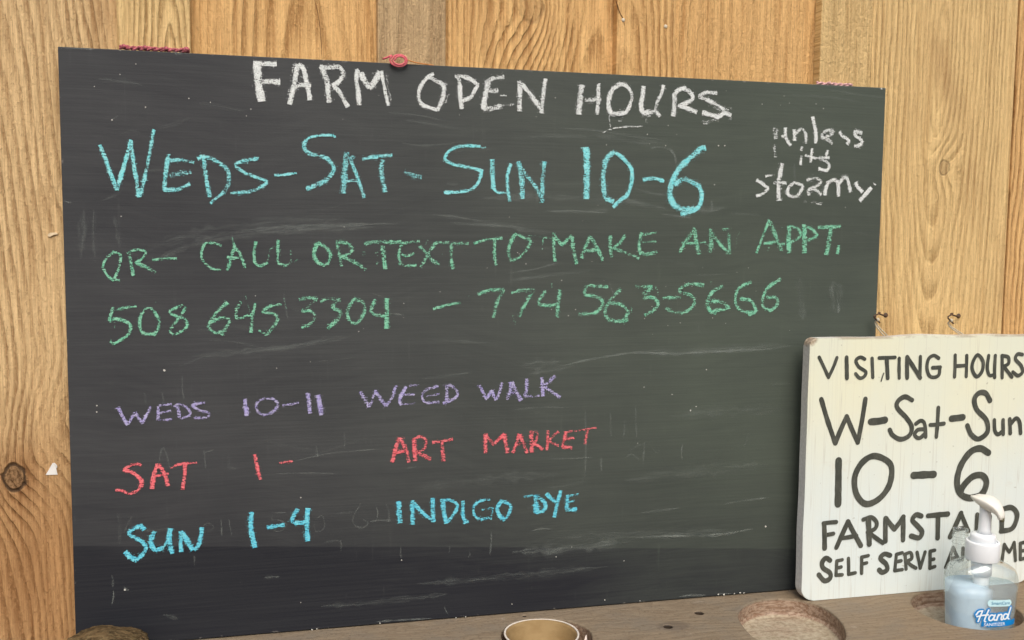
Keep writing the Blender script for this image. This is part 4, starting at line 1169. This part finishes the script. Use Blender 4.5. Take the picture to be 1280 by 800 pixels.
# hooks in the wall and the twine that holds the sign
wire = flat('rusty_wire', (0.085, 0.05, 0.03, 1), 0.6, 0.4, 0.3, 300)
twine = flat('pale_twine', (0.52, 0.47, 0.36, 1), 0.85, 0.1, 0.2, 500, 0.4)
for (u, v), ys, lab in (((1100, 392), 0.012, 'small rusty wire hook beside the edge of the chalkboard'), ((1191, 393), 0.032, 'small rusty wire hook on the bare board above the sign')):
    base = at(u + 7, v + 2, ys)
    hk = thing('wall_hook', lab, 'hook', (base.x, base.y, base.z), 0, 'wire hooks above the white sign')
    tip = at(u - 3 if u > 1150 else u - 4, v + 8, -0.018)
    topp = at(u, v - 1, -0.010)
    a = Vector((0, 0.004, 0))
    P = catmull([a, Vector((-0.003, -0.006, -0.001)), topp - base + Vector((0.004, .01, -.002)), topp - base, topp - base + Vector((-0.007, -0.004, -0.002)), tip - base + Vector((-0.0065, -0.002, 0.006)), tip - base, tip - base + Vector((0.006, 0.0, -0.0045))], 0.0015)
    bm = bmesh.new()
    tube(bm, P, 0.0013, 8)
    link('hook_wire', finish(bm, 'hook_wire'), wire, hk, smooth=True)
    bm = bmesh.new()
    lathe(bm, [(0.0005, 0), (0.0042, 0.0001), (0.0038, 0.001), (0.0005, 0.0016)], 16)
    bmesh.ops.rotate(bm, verts=bm.verts, matrix=Matrix.Rotation(math.radians(90), 3, 'X'))
    link('screw_collar', finish(bm, 'screw_collar'), wire, hk, smooth=True)
    bm = bmesh.new()
    lo = Vector((base.x - 0.002, SY1 + 0.003, 0.395))
    kx_ = base + (tip - base) + Vector((0.002, 0.001, 0.001))
    for dx_ in (-0.0035, 0.0045):
        tube(bm, catmull([kx_, kx_ + Vector((dx_ * .4, 0.002, -0.01)), Vector((lo.x + dx_ * 1.3, lo.y, lo.z))], 0.003), 0.0010, 6)
    bmesh.ops.create_uvsphere(bm, u_segments=10, v_segments=8, radius=0.0030, matrix=Matrix.Translation(kx_ + Vector((0, -.0006, -.0005))))
    for vv in bm.verts:
        vv.co -= sg.location
    link('hanging_twine', finish(bm, 'hanging_twine'), twine, sg, smooth=True)

# ------------------------------------------------------------------ pink twine on the top edge of the board
pinkd = flat('pink_yarn', (0.40, 0.12, 0.14, 1), 0.9, 0.05, 0.5, 320, 0.5)
pinkl = flat('faded_pink_yarn', (0.60, 0.36, 0.36, 1), 0.9, 0.05, 0.35, 260, 0.5)
pinkw = flat('coral_pink_wire', (0.66, 0.14, 0.17, 1), 0.5, 0.3, 0.15, 300)


def yarn(name, p0, p1, r, turns, mat, label, lumps):
    L = (p1 - p0).length
    root = thing(name, label, 'yarn', p0, 0, 'pink yarn ties on the chalkboard edge')
    for ph in (0, math.pi):
        bm = bmesh.new()
        pts, rad = [], []
        n = int(turns * 14)
        for i in range(n + 1):
            f = i / n
            a = f * turns * 2 * math.pi + ph
            wob = mnoise.noise(Vector((f * 8, ph, L))) * 0.0012
            pts.append(Vector(((p1 - p0).x * f, r * .55 * math.sin(a), (p1 - p0).z * f + r * .55 * math.cos(a) + wob)))
            rad.append(r * (0.62 + 0.25 * mnoise.noise(Vector((f * 22, ph + 5, 0)))) * (0.6 if i in (0, n) else 1))
        tube(bm, pts, rad, 8)
        link('strand', finish(bm, 'strand'), mat, root, smooth=True)
    for f, s in lumps:
        bm = bmesh.new()
        bmesh.ops.create_icosphere(bm, subdivisions=2, radius=r * s)
        for v in bm.verts:
            w_ = v.co * 400 + Vector((f * 50, 0, 0))
            v.co += Vector((mnoise.noise(w_), mnoise.noise(w_ + Vector((9, 0, 0))), mnoise.noise(w_ + Vector((0, 7, 0))))) * 0.0012
        link('knot', finish(bm, 'knot'), mat, root, (p1 - p0) * f + Vector((0, -0.001, r * .3)), smooth=True)


q0, q1 = at(149, 57.5, 0.003), at(237, 60.5, 0.003)
yarn('pink_yarn', Vector((q0.x, 0.004, 0.8115)), Vector((q1.x, 0.004, 0.8115)), 0.0029, 5, pinkd, 'dark pink twisted yarn along the top edge near the left corner', [(0.06, 1.2), (0.36, 1.2), (0.66, 1.2), (0.95, 1.5)])
q0, q1 = at(1021, 103, 0.003), at(1066, 105, 0.003)
yarn('faded_yarn', Vector((q0.x, 0.004, 0.8105)), Vector((q1.x, 0.004, 0.8100)), 0.0024, 3, pinkl, 'faded pale pink yarn along the top edge near the right corner', [(0.35, 1.3), (0.9, 1.0)])
c0 = at(498.5, 76.5, -0.004)
coil = thing('wire_coil', 'bright pink coiled wire loop at the top edge above the heading', 'wire', c0, 0)
pts = []
for i in range(76):
    t = i / 75 * 2.15 * 2 * math.pi + 2.4
    k = 1 - 0.5 * i / 75
    pts.append(Vector((0.0128 * k * math.cos(t) + 0.001 * i / 75, -0.001 - 0.0022 * i / 75, 0.0092 * k * math.sin(t) + 0.001)))
head = [Vector((-0.0215, 0.006, 0.003)), Vector((-0.016, 0.002, 0.0045))]
bm = bmesh.new()
tube(bm, catmull(head + pts[::3], 0.0012), 0.00135, 8)
link('loop', finish(bm, 'loop'), pinkw, coil, smooth=True)
bm = bmesh.new()
tube(bm, catmull([Vector((0.0125, -0.001, 0.002)), Vector((0.022, 0.002, 0.000)), Vector((0.034, 0.004, -0.0012)), Vector((0.050, 0.006, -0.0022))], 0.002), 0.0009, 8)
link('wire_tail', finish(bm, 'wire_tail'), flat('orange_wire', (0.62, 0.25, 0.07, 1), 0.5, 0.3), coil, smooth=True)

# ------------------------------------------------------------------ paper scrap and splinter on the wide board
paper = flat('white_paper', (0.80, 0.80, 0.77, 1), 0.7, 0.2, 0.05)
yb = 0.0314
bm = bmesh.new()
P = [at(u, v, yb) for u, v in ((57.2, 593.6), (66, 578.6), (68.5, 578.2), (71.5, 581), (71.8, 584), (70.3, 585.5), (72, 593.2))]
cc = sum(P, Vector()) / len(P)
f1 = [bm.verts.new(q - cc + Vector((0, -0.0012 * (k in (1, 2, 3)), 0))) for k, q in enumerate(P)]
f = bm.faces.new(f1)
ext = bmesh.ops.extrude_face_region(bm, geom=[f])
for v in [e for e in ext['geom'] if isinstance(e, bmesh.types.BMVert)]:
    v.co.y -= 0.0006
scrap = link('paper_scrap', finish(bm, 'paper_scrap'), paper, None, cc)
tag(scrap, 'tiny torn white paper triangle stuck on the wide board beside a knot', 'paper scrap')
bm = bmesh.new()
P = [at(u, v, yb) for u, v in ((60.5, 292.5), (63, 290.8), (71, 290.5), (72.5, 293), (67, 293.6), (63, 296), (60, 295))]
cc = sum(P, Vector()) / len(P)
f = bm.faces.new([bm.verts.new(q - cc) for q in P])
ext = bmesh.ops.extrude_face_region(bm, geom=[f])
for v in [e for e in ext['geom'] if isinstance(e, bmesh.types.BMVert)]:
    v.co.y -= 0.0016
spl = link('wood_splinter', finish(bm, 'wood_splinter'), flat('splinter_wood', (0.74, 0.60, 0.40, 1), 0.8, 0.1, 0.15, 200), None, cc)
tag(spl, 'pale splintered chip of wood on the wide board beside the chalkboard edge', 'splinter')

# ------------------------------------------------------------------ round cup in the left pocket
cpx, cpy = 0.6335, -0.0905
cup = thing('round_cup', 'tan round cup with a white rim sitting in the left bench pocket', 'cup', (cpx, cpy, -0.0295))
bm = bmesh.new()
pr = [(0.002, 0.0), (0.036, 0.0), (0.044, 0.006), (0.0515, 0.030), (0.0535, 0.0335), (0.0512, 0.0338), (0.0490, 0.030), (0.042, 0.0085), (0.034, 0.0035), (0.002, 0.003)]
rg = lathe(bm, pr, 72)
bm.faces.new(rg[0][::-1])
bm.faces.new(rg[-1])
g = NT('tan_cup')
o = g.obj()
n = g.noise(g.vmul(o, (30, 30, 60)), 1, 5, 0.6)
c = g.mix(g.sm(n, 0.3, 0.7), (0.235, 0.155, 0.068, 1), (0.30, 0.21, 0.10, 1))
link('cup_bowl', finish(bm, 'cup_bowl'), g.done(g.bsdf(c, 0.75, 0.12, g.bump(n, 0.3, 0.001))), cup, smooth=True)
bm = bmesh.new()
pts = [Vector((0.0524 * math.cos(t), 0.0524 * math.sin(t), 0.0342 + 0.0004 * math.sin(3 * t))) for t in [2 * math.pi * k / 90 for k in range(91)]]
tube(bm, pts, [0.0011 + 0.0004 * math.sin(2 * k / 90 * 2 * math.pi + 2.0) for k in range(91)], 10, cap=False)
bmesh.ops.remove_doubles(bm, verts=bm.verts, dist=1e-5)
link('cup_rim', finish(bm, 'cup_rim'), flat('white_rim', (0.62, 0.57, 0.50, 1), 0.6, 0.3, 0.12, 180), cup, smooth=True)
# pale pointed chip stuck between the cup and the pocket wall
q = at(729, 797, -0.11)
bm = bmesh.new()
lathe(bm, [(0.0045, -0.030), (0.0042, -0.012), (0.0026, -0.002), (0.0006, 0.0045)], 12, (0, 0, 0), True)
for v in bm.verts:
    v.co.y *= 0.45
    v.co.x += 0.12 * v.co.z
ch = link('pointed_chip', finish(bm, 'pointed_chip'), flat('pale_chip', (0.72, 0.62, 0.55, 1), 0.6, 0.3), None, (0.6925, -0.113, 0.002), True)
ch.rotation_euler = (0, 0, 0.5)
tag(ch, 'pale pointed chip standing between the round cup and the pocket edge', 'chip')

# ------------------------------------------------------------------ rough lump of wood at the left end
bm = bmesh.new()
bmesh.ops.create_icosphere(bm, subdivisions=5, radius=1)
for v in bm.verts:
    d = v.co.normalized()
    rr = 1 + 0.10 * mnoise.noise(d * 1.7 + Vector((3, 1, 4))) + 0.05 * mnoise.noise(Vector((d.x * 4, d.y * 4, d.z * 9)) + Vector((8, 0, 0)))
    s = d.y * 3 + d.z * 5 + 1.6 * mnoise.noise(d * 2.2)
    rr += 0.022 * math.sin(s * 9) + 0.012 * mnoise.noise(d * 26)
    z = d.z * rr
    v.co = Vector((d.x * rr * 0.052, d.y * rr * 0.042, (math.copysign(abs(z) ** 0.75, z)) * 0.025))
for v in bm.verts:
    v.co.z += 0.0235
    v.co.z = max(v.co.z, 0.0004)
g = NT('rough_fibrous_wood')
o = g.obj()
n1 = g.noise(g.vmul(o, (30, 60, 90)), 1, 4, 0.65, 1.5)
n2 = g.noise(g.vmul(o, (90, 400, 260)), 1, 4, 0.7)
n3 = g.noise(o, 45, 4, 0.6)
c = g.mix(g.sm(n1, 0.35, 0.65), (0.035, 0.023, 0.011, 1), (0.15, 0.10, 0.048, 1))
c = g.mix(g.sm(n2, 0.45, 0.68, 0, 0.7), c, (0.22, 0.165, 0.085, 1))
c = g.mix(g.sm(n3, 0.58, 0.7, 0, 0.6), c, (0.08, 0.06, 0.025, 1))
lump = link('wood_lump', finish(bm, 'wood_lump'), g.done(g.bsdf(c, 0.85, 0.1, g.bump(g.M('ADD', n2, g.M('MULTIPLY', n1, 1.5)), 0.8, 0.003))), None, (0.047, -0.060, 0), True)
tag(lump, 'rough fibrous brown lump of wood at the lower left corner of the chalkboard', 'wood lump')

# ------------------------------------------------------------------ the hand sanitizer bottle
BX, BY, BZ = 1.308, -0.152, -0.0268
bot = thing('sanitizer_bottle', 'clear pump bottle of pale blue hand sanitizer standing in the right bench pocket', 'bottle', (BX, BY, BZ), math.radians(-14))
HW, HD, EX = 0.0510, 0.034, 2.7


def sup(t, hw, hd):
    c_, s_ = math.cos(t), math.sin(t)
    return (math.copysign(abs(c_) ** (2 / EX), c_) * hw, math.copysign(abs(s_) ** (2 / EX), s_) * hd)


def loft(bm, prof, seg=64, cap=True):
    rows = []
    for z_, hw, hd, mixr in prof:
        row = []
        for k in range(seg):
            t = 2 * math.pi * k / seg
            a, b = sup(t, hw, hd)
            rr = min(hw, hd)
            ca, cb_ = rr * math.cos(t), rr * math.sin(t)
            row.append(bm.verts.new((a * (1 - mixr) + ca * mixr, b * (1 - mixr) + cb_ * mixr, z_)))
        rows.append(row)
    for A, B in zip(rows, rows[1:]):
        for k in range(seg):
            bm.faces.new((A[k], A[(k + 1) % seg], B[(k + 1) % seg], B[k]))
    if cap:
        bm.faces.new(rows[0][::-1])
        bm.faces.new(rows[-1])
    return rows


def body(t):
    """half width / depth of the outer wall at height t"""
    if t < 0.007:
        return 0.90 + 0.05 * math.sin(t / 0.007 * math.pi / 2)
    if t < 0.080:
        return 0.95 + 0.07 * (t - 0.007) / 0.073
    f = min(1.0, (t - 0.080) / 0.0365)
    return 0.40 + 0.62 * (1 - f ** 2.1) ** (1 / 2.1)


zs = [0.0, 0.0015, 0.004, 0.008, 0.02, 0.05, 0.07, 0.080, 0.084, 0.088, 0.092, 0.096, 0.099, 0.102, 0.105, 0.107, 0.109, 0.111, 0.1125, 0.114, 0.1155, 0.1165]
prof = []
for z_ in zs:
    k = body(z_)
    mr = max(0.0, min(1.0, (z_ - 0.103) / 0.0135))
    prof.append((z_, HW * k, max(HD * min(1, k * 1.0), 0.021 if z_ > .1 else 0), mr))
prof.append((0.122, 0.019, 0.019, 1))
bm = bmesh.new()
loft(bm, prof, 72, False)
g = NT('clear_plastic')
fr = g.n('ShaderNodeLayerWeight')
fr.inputs['Blend'].default_value = 0.30
tr = g.n('ShaderNodeBsdfTransparent')
tr.inputs['Color'].default_value = (0.955, 0.97, 0.965, 1)
gl = g.n('ShaderNodeBsdfGlossy')
gl.inputs['Roughness'].default_value = 0.04
gl.inputs['Color'].default_value = (0.9, 0.95, 0.95, 1)
df = g.n('ShaderNodeBsdfDiffuse')
df.inputs['Color'].default_value = (0.62, 0.66, 0.65, 1)
mx0 = g.n('ShaderNodeMixShader')
mx0.inputs[0].default_value = 0.06
g.t.links.new(tr.outputs[0], mx0.inputs[1])
g.t.links.new(df.outputs[0], mx0.inputs[2])
mx = g.n('ShaderNodeMixShader')
g.put(mx.inputs[0], g.M('ADD', g.M('MULTIPLY', fr.outputs['Facing'], 0.40), 0.07))
g.t.links.new(mx0.outputs[0], mx.inputs[1])
g.t.links.new(gl.outputs[0], mx.inputs[2])
nb = g.noise(g.vmul(g.obj(), (40, 40, 25)), 1, 2, 0.5)
g.put(gl.inputs['Normal'], g.bump(nb, 0.3, 0.004))
CLEAR = g.done(mx.outputs[0])
link('bottle_body', finish(bm, 'bottle_body'), CLEAR, bot, smooth=True)

# gel: fills the body up to a slightly tilted wavy level
bm = bmesh.new()
prof = [(z_, HW * body(z_) * 0.965, HD * body(z_) * 0.945, 0.0) for z_ in (0.0022, 0.004, 0.008, 0.02, 0.04, 0.06, 0.0765)]
rows = loft(bm, prof, 72, False)
for v in rows[-1]:
    v.co.z += 0.0012 * mnoise.noise(v.co * 60) + 0.02 * -v.co.x * 0.5
bm.faces.new(rows[0][::-1])
cen = bm.verts.new((0, 0, 0.0755))
for k in range(72):
    bm.faces.new((rows[-1][k], rows[-1][(k + 1) % 72], cen))
g = NT('blue_gel')
o = g.obj()
x, y, z = g.sep(o)
tr = g.n('ShaderNodeBsdfTransparent')
tr.inputs['Color'].default_value = (0.90, 0.955, 0.975, 1)
sub = g.n('ShaderNodeBsdfTranslucent')
sub.inputs['Color'].default_value = (0.72, 0.88, 1.0, 1)
df = g.n('ShaderNodeBsdfDiffuse')
df.inputs['Color'].default_value = (0.68, 0.86, 1.0, 1)
ad = g.n('ShaderNodeMixShader')
ad.inputs[0].default_value = 0.15
g.t.links.new(df.outputs[0], ad.inputs[1])
g.t.links.new(sub.outputs[0], ad.inputs[2])
cl = g.noise(g.vmul(o, (25, 25, 18)), 1, 4, 0.6)
# the back label and thick gel make the left half milky, the right half stays clear
milk = g.M('ADD', g.sm(x, -0.012, 0.008, 0.95, 0.2), g.M('MULTIPLY', g.M('SUBTRACT', cl, 0.5), 0.35), clamp=True)
mx = g.n('ShaderNodeMixShader')
g.put(mx.inputs[0], milk)
g.t.links.new(tr.outputs[0], mx.inputs[1])
g.t.links.new(ad.outputs[0], mx.inputs[2])
gl = g.n('ShaderNodeBsdfGlossy')
gl.inputs['Roughness'].default_value = 0.15
mx2 = g.n('ShaderNodeMixShader')
mx2.inputs[0].default_value = 0.035
g.t.links.new(mx.outputs[0], mx2.inputs[1])
g.t.links.new(gl.outputs[0], mx2.inputs[2])
link('gel', finish(bm, 'gel'), g.done(mx2.outputs[0]), bot, smooth=True)

white = flat('white_pump_plastic', (0.76, 0.80, 0.83, 1), 0.35, 0.4, 0.02, 40, 0.03)
cream = flat('cream_nozzle_plastic', (0.76, 0.75, 0.68, 1), 0.35, 0.4, 0.03, 40, 0.03)
pump = thing('pump', '', '')
del pump['label'], pump['category']
bpy.data.objects.remove(pump)
bm = bmesh.new()
lathe(bm, [(0.0232, 0.1135), (0.0240, 0.1145), (0.0240, 0.1400), (0.0232, 0.1425), (0.0205, 0.1428), (0.0202, 0.1405), (0.002, 0.1405)], 64, close=True)
pump = link('pump_collar', finish(bm, 'pump_collar'), white, bot)
mb = pump.modifiers.new('b', 'BEVEL')
mb.width = 0.0006
mb.limit_method = 'ANGLE'
for pgn in pump.data.polygons:
    pgn.use_smooth = abs(pgn.normal.z) < 0.5
bm = bmesh.new()
lathe(bm, [(0.0178, 0.1405), (0.0182, 0.1415), (0.0182, 0.1500), (0.0168, 0.1525), (0.0110, 0.1540), (0.0090, 0.1540)], 48, close=True)
link('pump_ring', finish(bm, 'pump_ring'), white, pump, smooth=True)
bm = bmesh.new()
lathe(bm, [(0.0105, 0.154), (0.0088, 0.160), (0.0080, 0.185), (0.0080, 0.197)], 32, (0.0015, 0, 0), True)
link('pump_stem', finish(bm, 'pump_stem'), white, pump, smooth=True)
# nozzle: a scooped paddle on the stem whose spout leans towards the viewer's right and dips
bm = bmesh.new()
secs = []
# (along spout, up, half width, height)
for s_, up_, hw_, hh_ in ((-0.0185, 0.2085, 0.006, 0.003), (-0.016, 0.2085, 0.0115, 0.006), (-0.006, 0.208, 0.0155, 0.0115), (0.005, 0.2065, 0.0162, 0.0150), (0.013, 0.2035, 0.0145, 0.0150), (0.020, 0.199, 0.0110, 0.0125), (0.025, 0.1935, 0.0082, 0.0095), (0.028, 0.1875, 0.0066, 0.0070), (0.0290, 0.182, 0.0058, 0.0058)):
    secs.append((s_, up_, hw_, hh_))
dirx = Vector((0.513, -0.858, 0)).normalized()
sdx = Vector((-dirx.y, dirx.x, 0))
rows = []
for i, (s_, up_, hw_, hh_) in enumerate(secs):
    a = secs[max(i - 1, 0)]
    b = secs[min(i + 1, len(secs) - 1)]
    tz, ts = b[1] - a[1], b[0] - a[0]
    ln = math.hypot(tz, ts)
    nrm = dirx * (-tz / ln) + Vector((0, 0, ts / ln))
    c_ = dirx * s_ + Vector((0, 0, up_))
    row = []
    for k in range(28):
        t = 2 * math.pi * k / 28
        ct, st = math.cos(t), math.sin(t)
        ht = st * hh_ * (0.42 if st > 0 else 1.0)
        if st > 0:
            ht -= 0.0022 * (1 - ct * ct) * min(1, max(0, (0.02 - s_) / 0.02))   # thumb scoop
        row.append(bm.verts.new(c_ + sdx * (ct * hw_) + nrm * ht))
    rows.append(row)
for A, B in zip(rows, rows[1:]):
    for k in range(28):
        bm.faces.new((A[k], A[(k + 1) % 28], B[(k + 1) % 28], B[k]))
bm.faces.new(rows[0][::-1])
bm.faces.new(rows[-1])
link('nozzle', finish(bm, 'nozzle'), cream, pump, smooth=True)
bm = bmesh.new()
c_ = dirx * 0.0290 + Vector((0, 0, 0.1805))
lathe(bm, [(0.0030, -0.0014), (0.0034, 0.0), (0.0030, 0.004)], 20, c_, True)
link('nozzle_opening', finish(bm, 'nozzle_opening'), flat('dark_opening', (0.10, 0.095, 0.05, 1), 0.6, 0.3), pump, smooth=True)  # dark olive plug filling the spout mouth
bm = bmesh.new()
lathe(bm, [(0.0145, 0.0905), (0.0145, 0.1135)], 40, (0, 0, 0), True)
lathe(bm, [(0.0110, 0.060), (0.0112, 0.0905)], 32, (0, 0, 0), True)
lathe(bm, [(0.0030, 0.006), (0.0030, 0.060)], 16, (0.001, 0, 0), True)
link('dip_tube', finish(bm, 'dip_tube'), flat('frosted_tube', (0.70, 0.76, 0.78, 1), 0.4, 0.3, 0.03), bot, smooth=True)


# printed front: mapped on to the curved wall
def wall_pt(s_, z_, off):
    k = body(z_)
    hw, hd = HW * k, HD * k
    f = min(0.9995, abs(s_) / hw)
    y_ = -hd * (1 - f ** EX) ** (1 / EX)
    return Vector((s_, y_ - off, z_))


def print_poly(bm, pts, off):
    bm.faces.new([bm.verts.new(wall_pt(a, b, off)) for a, b in pts])


def ribbon2(bm, pts, wd, off, step=0.0012):
    P = catmull([Vector((a, b, 0)) for a, b in pts], step)
    n = len(P)
    L, Rr = [], []
    for i in range(n):
        t = (P[min(i + 1, n - 1)] - P[max(i - 1, 0)]).normalized()
        nn = Vector((-t.y, t.x, 0)) * wd * 0.5
        L.append(P[i] + nn)
        Rr.append(P[i] - nn)
    # rounded ends
    t0 = (P[0] - P[1]).normalized() * wd * 0.42
    t1 = (P[-1] - P[-2]).normalized() * wd * 0.42
    L = [P[0] + t0 + (L[0] - P[0]) * .4] + L + [P[-1] + t1 + (L[-1] - P[-1]) * .4]
    Rr = [P[0] + t0 + (Rr[0] - P[0]) * .4] + Rr + [P[-1] + t1 + (Rr[-1] - P[-1]) * .4]
    vl = [bm.verts.new(wall_pt(v.x, v.y, off)) for v in L]
    vr = [bm.verts.new(wall_pt(v.x, v.y, off)) for v in Rr]
    for i in range(len(vl) - 1):
        bm.faces.new((vl[i], vr[i], vr[i + 1], vl[i + 1]))


# "Hand" as brush script; units of metres on the wall, left end at s = H0
H0, Z0, HS, VS = -0.0215, 0.0300, 0.00120, 0.00074
hand = [[(1, 12), (4, 19), (8, 20.5)], [(9, 21), (6.5, 10), (4, -2)], [(17, 22), (14, 10), (12, -1), (14, -2.5)], [(2, 8.5), (9, 11), (17, 11.5)],
        [(25, 9), (21, 11), (18, 6), (18.5, 0.5), (22, 0), (25.5, 8)], [(26, 11), (24.5, 3), (26, -.5), (28, 1)],
        [(30.5, 11), (29.5, 5), (28.5, -1)], [(29, 6), (33, 11), (35.5, 9), (34.5, 2), (35.5, -1), (37.5, 1)],
        [(44, 9), (40, 11), (37.5, 6), (38.5, 0.5), (42, 1), (44.5, 9)], [(48, 23), (45.5, 10), (44.5, 1), (46.5, -1)]]
hpts = [[(H0 + a * HS * 0.92, Z0 + (b + a * 0.10) * VS) for a, b in st] for st in hand]
bm = bmesh.new()
for k, st in enumerate(hpts):
    ribbon2(bm, st, 0.0066, 0.00055 + k * 0.00002)
bandp = []
for i in range(25):
    s_ = -0.012 + i / 24 * 0.0540
    bandp.append((s_, Z0 - 0.0015 + 0.0028 * (s_ / .05)))
for i in range(25):
    s_ = 0.042 - i / 24 * 0.0540
    bandp.append((s_, Z0 - 0.0098 + 0.0028 * (s_ / .05) + (0.0015 if i > 20 else 0)))
for k in range(24):
    print_poly(bm, [bandp[k], bandp[k + 1], bandp[48 - k], bandp[49 - k]], 0.00048)
blue = flat('label_blue_ink', lin(20, 132, 205), 0.35, 0.4, 0.08, 60, 0.0)
lab = link('front_label', finish(bm, 'front_label'), blue, bot)
bm = bmesh.new()
for k, st in enumerate(hpts):
    ribbon2(bm, st, 0.0023, 0.0011 + k * 0.00002)
ink = flat('label_white_ink', (0.80, 0.86, 0.88, 1), 0.4, 0.3, 0.02)
link('hand_lettering', finish(bm, 'hand_lettering'), ink, lab)


def font_on_wall(txt, s0, z0, size, off, slope=0.0):
    cu = bpy.data.curves.new('t', 'FONT')
    cu.body = txt
    cu.size = size
    cu.offset = size * 0.012
    cu.resolution_u = 3
    ob = bpy.data.objects.new('t', cu)
    COL.objects.link(ob)
    d_ = bpy.context.evaluated_depsgraph_get()
    me_ = bpy.data.meshes.new_from_object(ob.evaluated_get(d_))
    for v in me_.vertices:
        v.co = wall_pt(s0 + v.co.x, z0 + v.co.y + slope * v.co.x, off)
    bpy.data.objects.remove(ob)
    return me_


link('sanitizer_lettering', font_on_wall('SANITIZER', -0.0085, Z0 - 0.0083, 0.0068, 0.0009, 0.055), ink, lab)
bm = bmesh.new()
px0, px1, pz0, pz1 = -0.005, 0.0325, 0.0530, 0.0620
oo = rrect(px0, px1, pz0, pz1, (0.005, 0.005, 0.005, 0.005), 6)
half = len(oo) // 2
top_, bot_ = [], []
for k in range(25):
    s_ = px0 + (px1 - px0) * k / 24
    e = min(s_ - px0, px1 - s_)
    hh = 0.005 if e >= 0.005 else math.sqrt(max(0, 0.005 ** 2 - (0.005 - e) ** 2)) + 0.0004
    top_.append((s_, (pz0 + pz1) / 2 + hh))
    bot_.append((s_, (pz0 + pz1) / 2 - hh))
for k in range(24):
    print_poly(bm, [bot_[k], bot_[k + 1], top_[k + 1], top_[k]], 0.0005)
pill = link('brand_oval', finish(bm, 'brand_oval'), flat('pale_cyan_ink', lin(196, 232, 240), 0.4, 0.3, 0.03), bot)
link('oval_lettering', font_on_wall('SmartCare', px0 + 0.0055, pz0 + 0.0026, 0.0066, 0.0009), flat('teal_ink', lin(70, 140, 175), 0.4, 0.3, 0.03), pill)

# small clear empty vial standing behind the bottle
vt = at(1201, 661, -0.092)
vial = thing('clear_vial', 'small empty clear plastic vial standing behind the pump bottle', 'vial', (vt.x, -0.092, -0.0268))
H = vt.z + 0.0268
bm = bmesh.new()
lathe(bm, [(0.002, 0.0), (0.0125, 0.0005), (0.0135, 0.003), (0.0135, H - .034), (0.0118, H - .028), (0.0112, H - 0.002), (0.0118, H), (0.0104, H), (0.0102, H - 0.004)], 36)
link('vial_body', finish(bm, 'vial_body'), CLEAR, vial, smooth=True)
bm = bmesh.new()
for hz in (H - .022, H - .012):
    tube(bm, [Vector((0.0120 * math.cos(t), 0.0120 * math.sin(t), hz + 0.0008 * t / 6.28)) for t in [2 * math.pi * k / 40 for k in range(41)]], 0.0006, 6, False)
link('vial_threads', finish(bm, 'vial_threads'), CLEAR, vial, smooth=True)
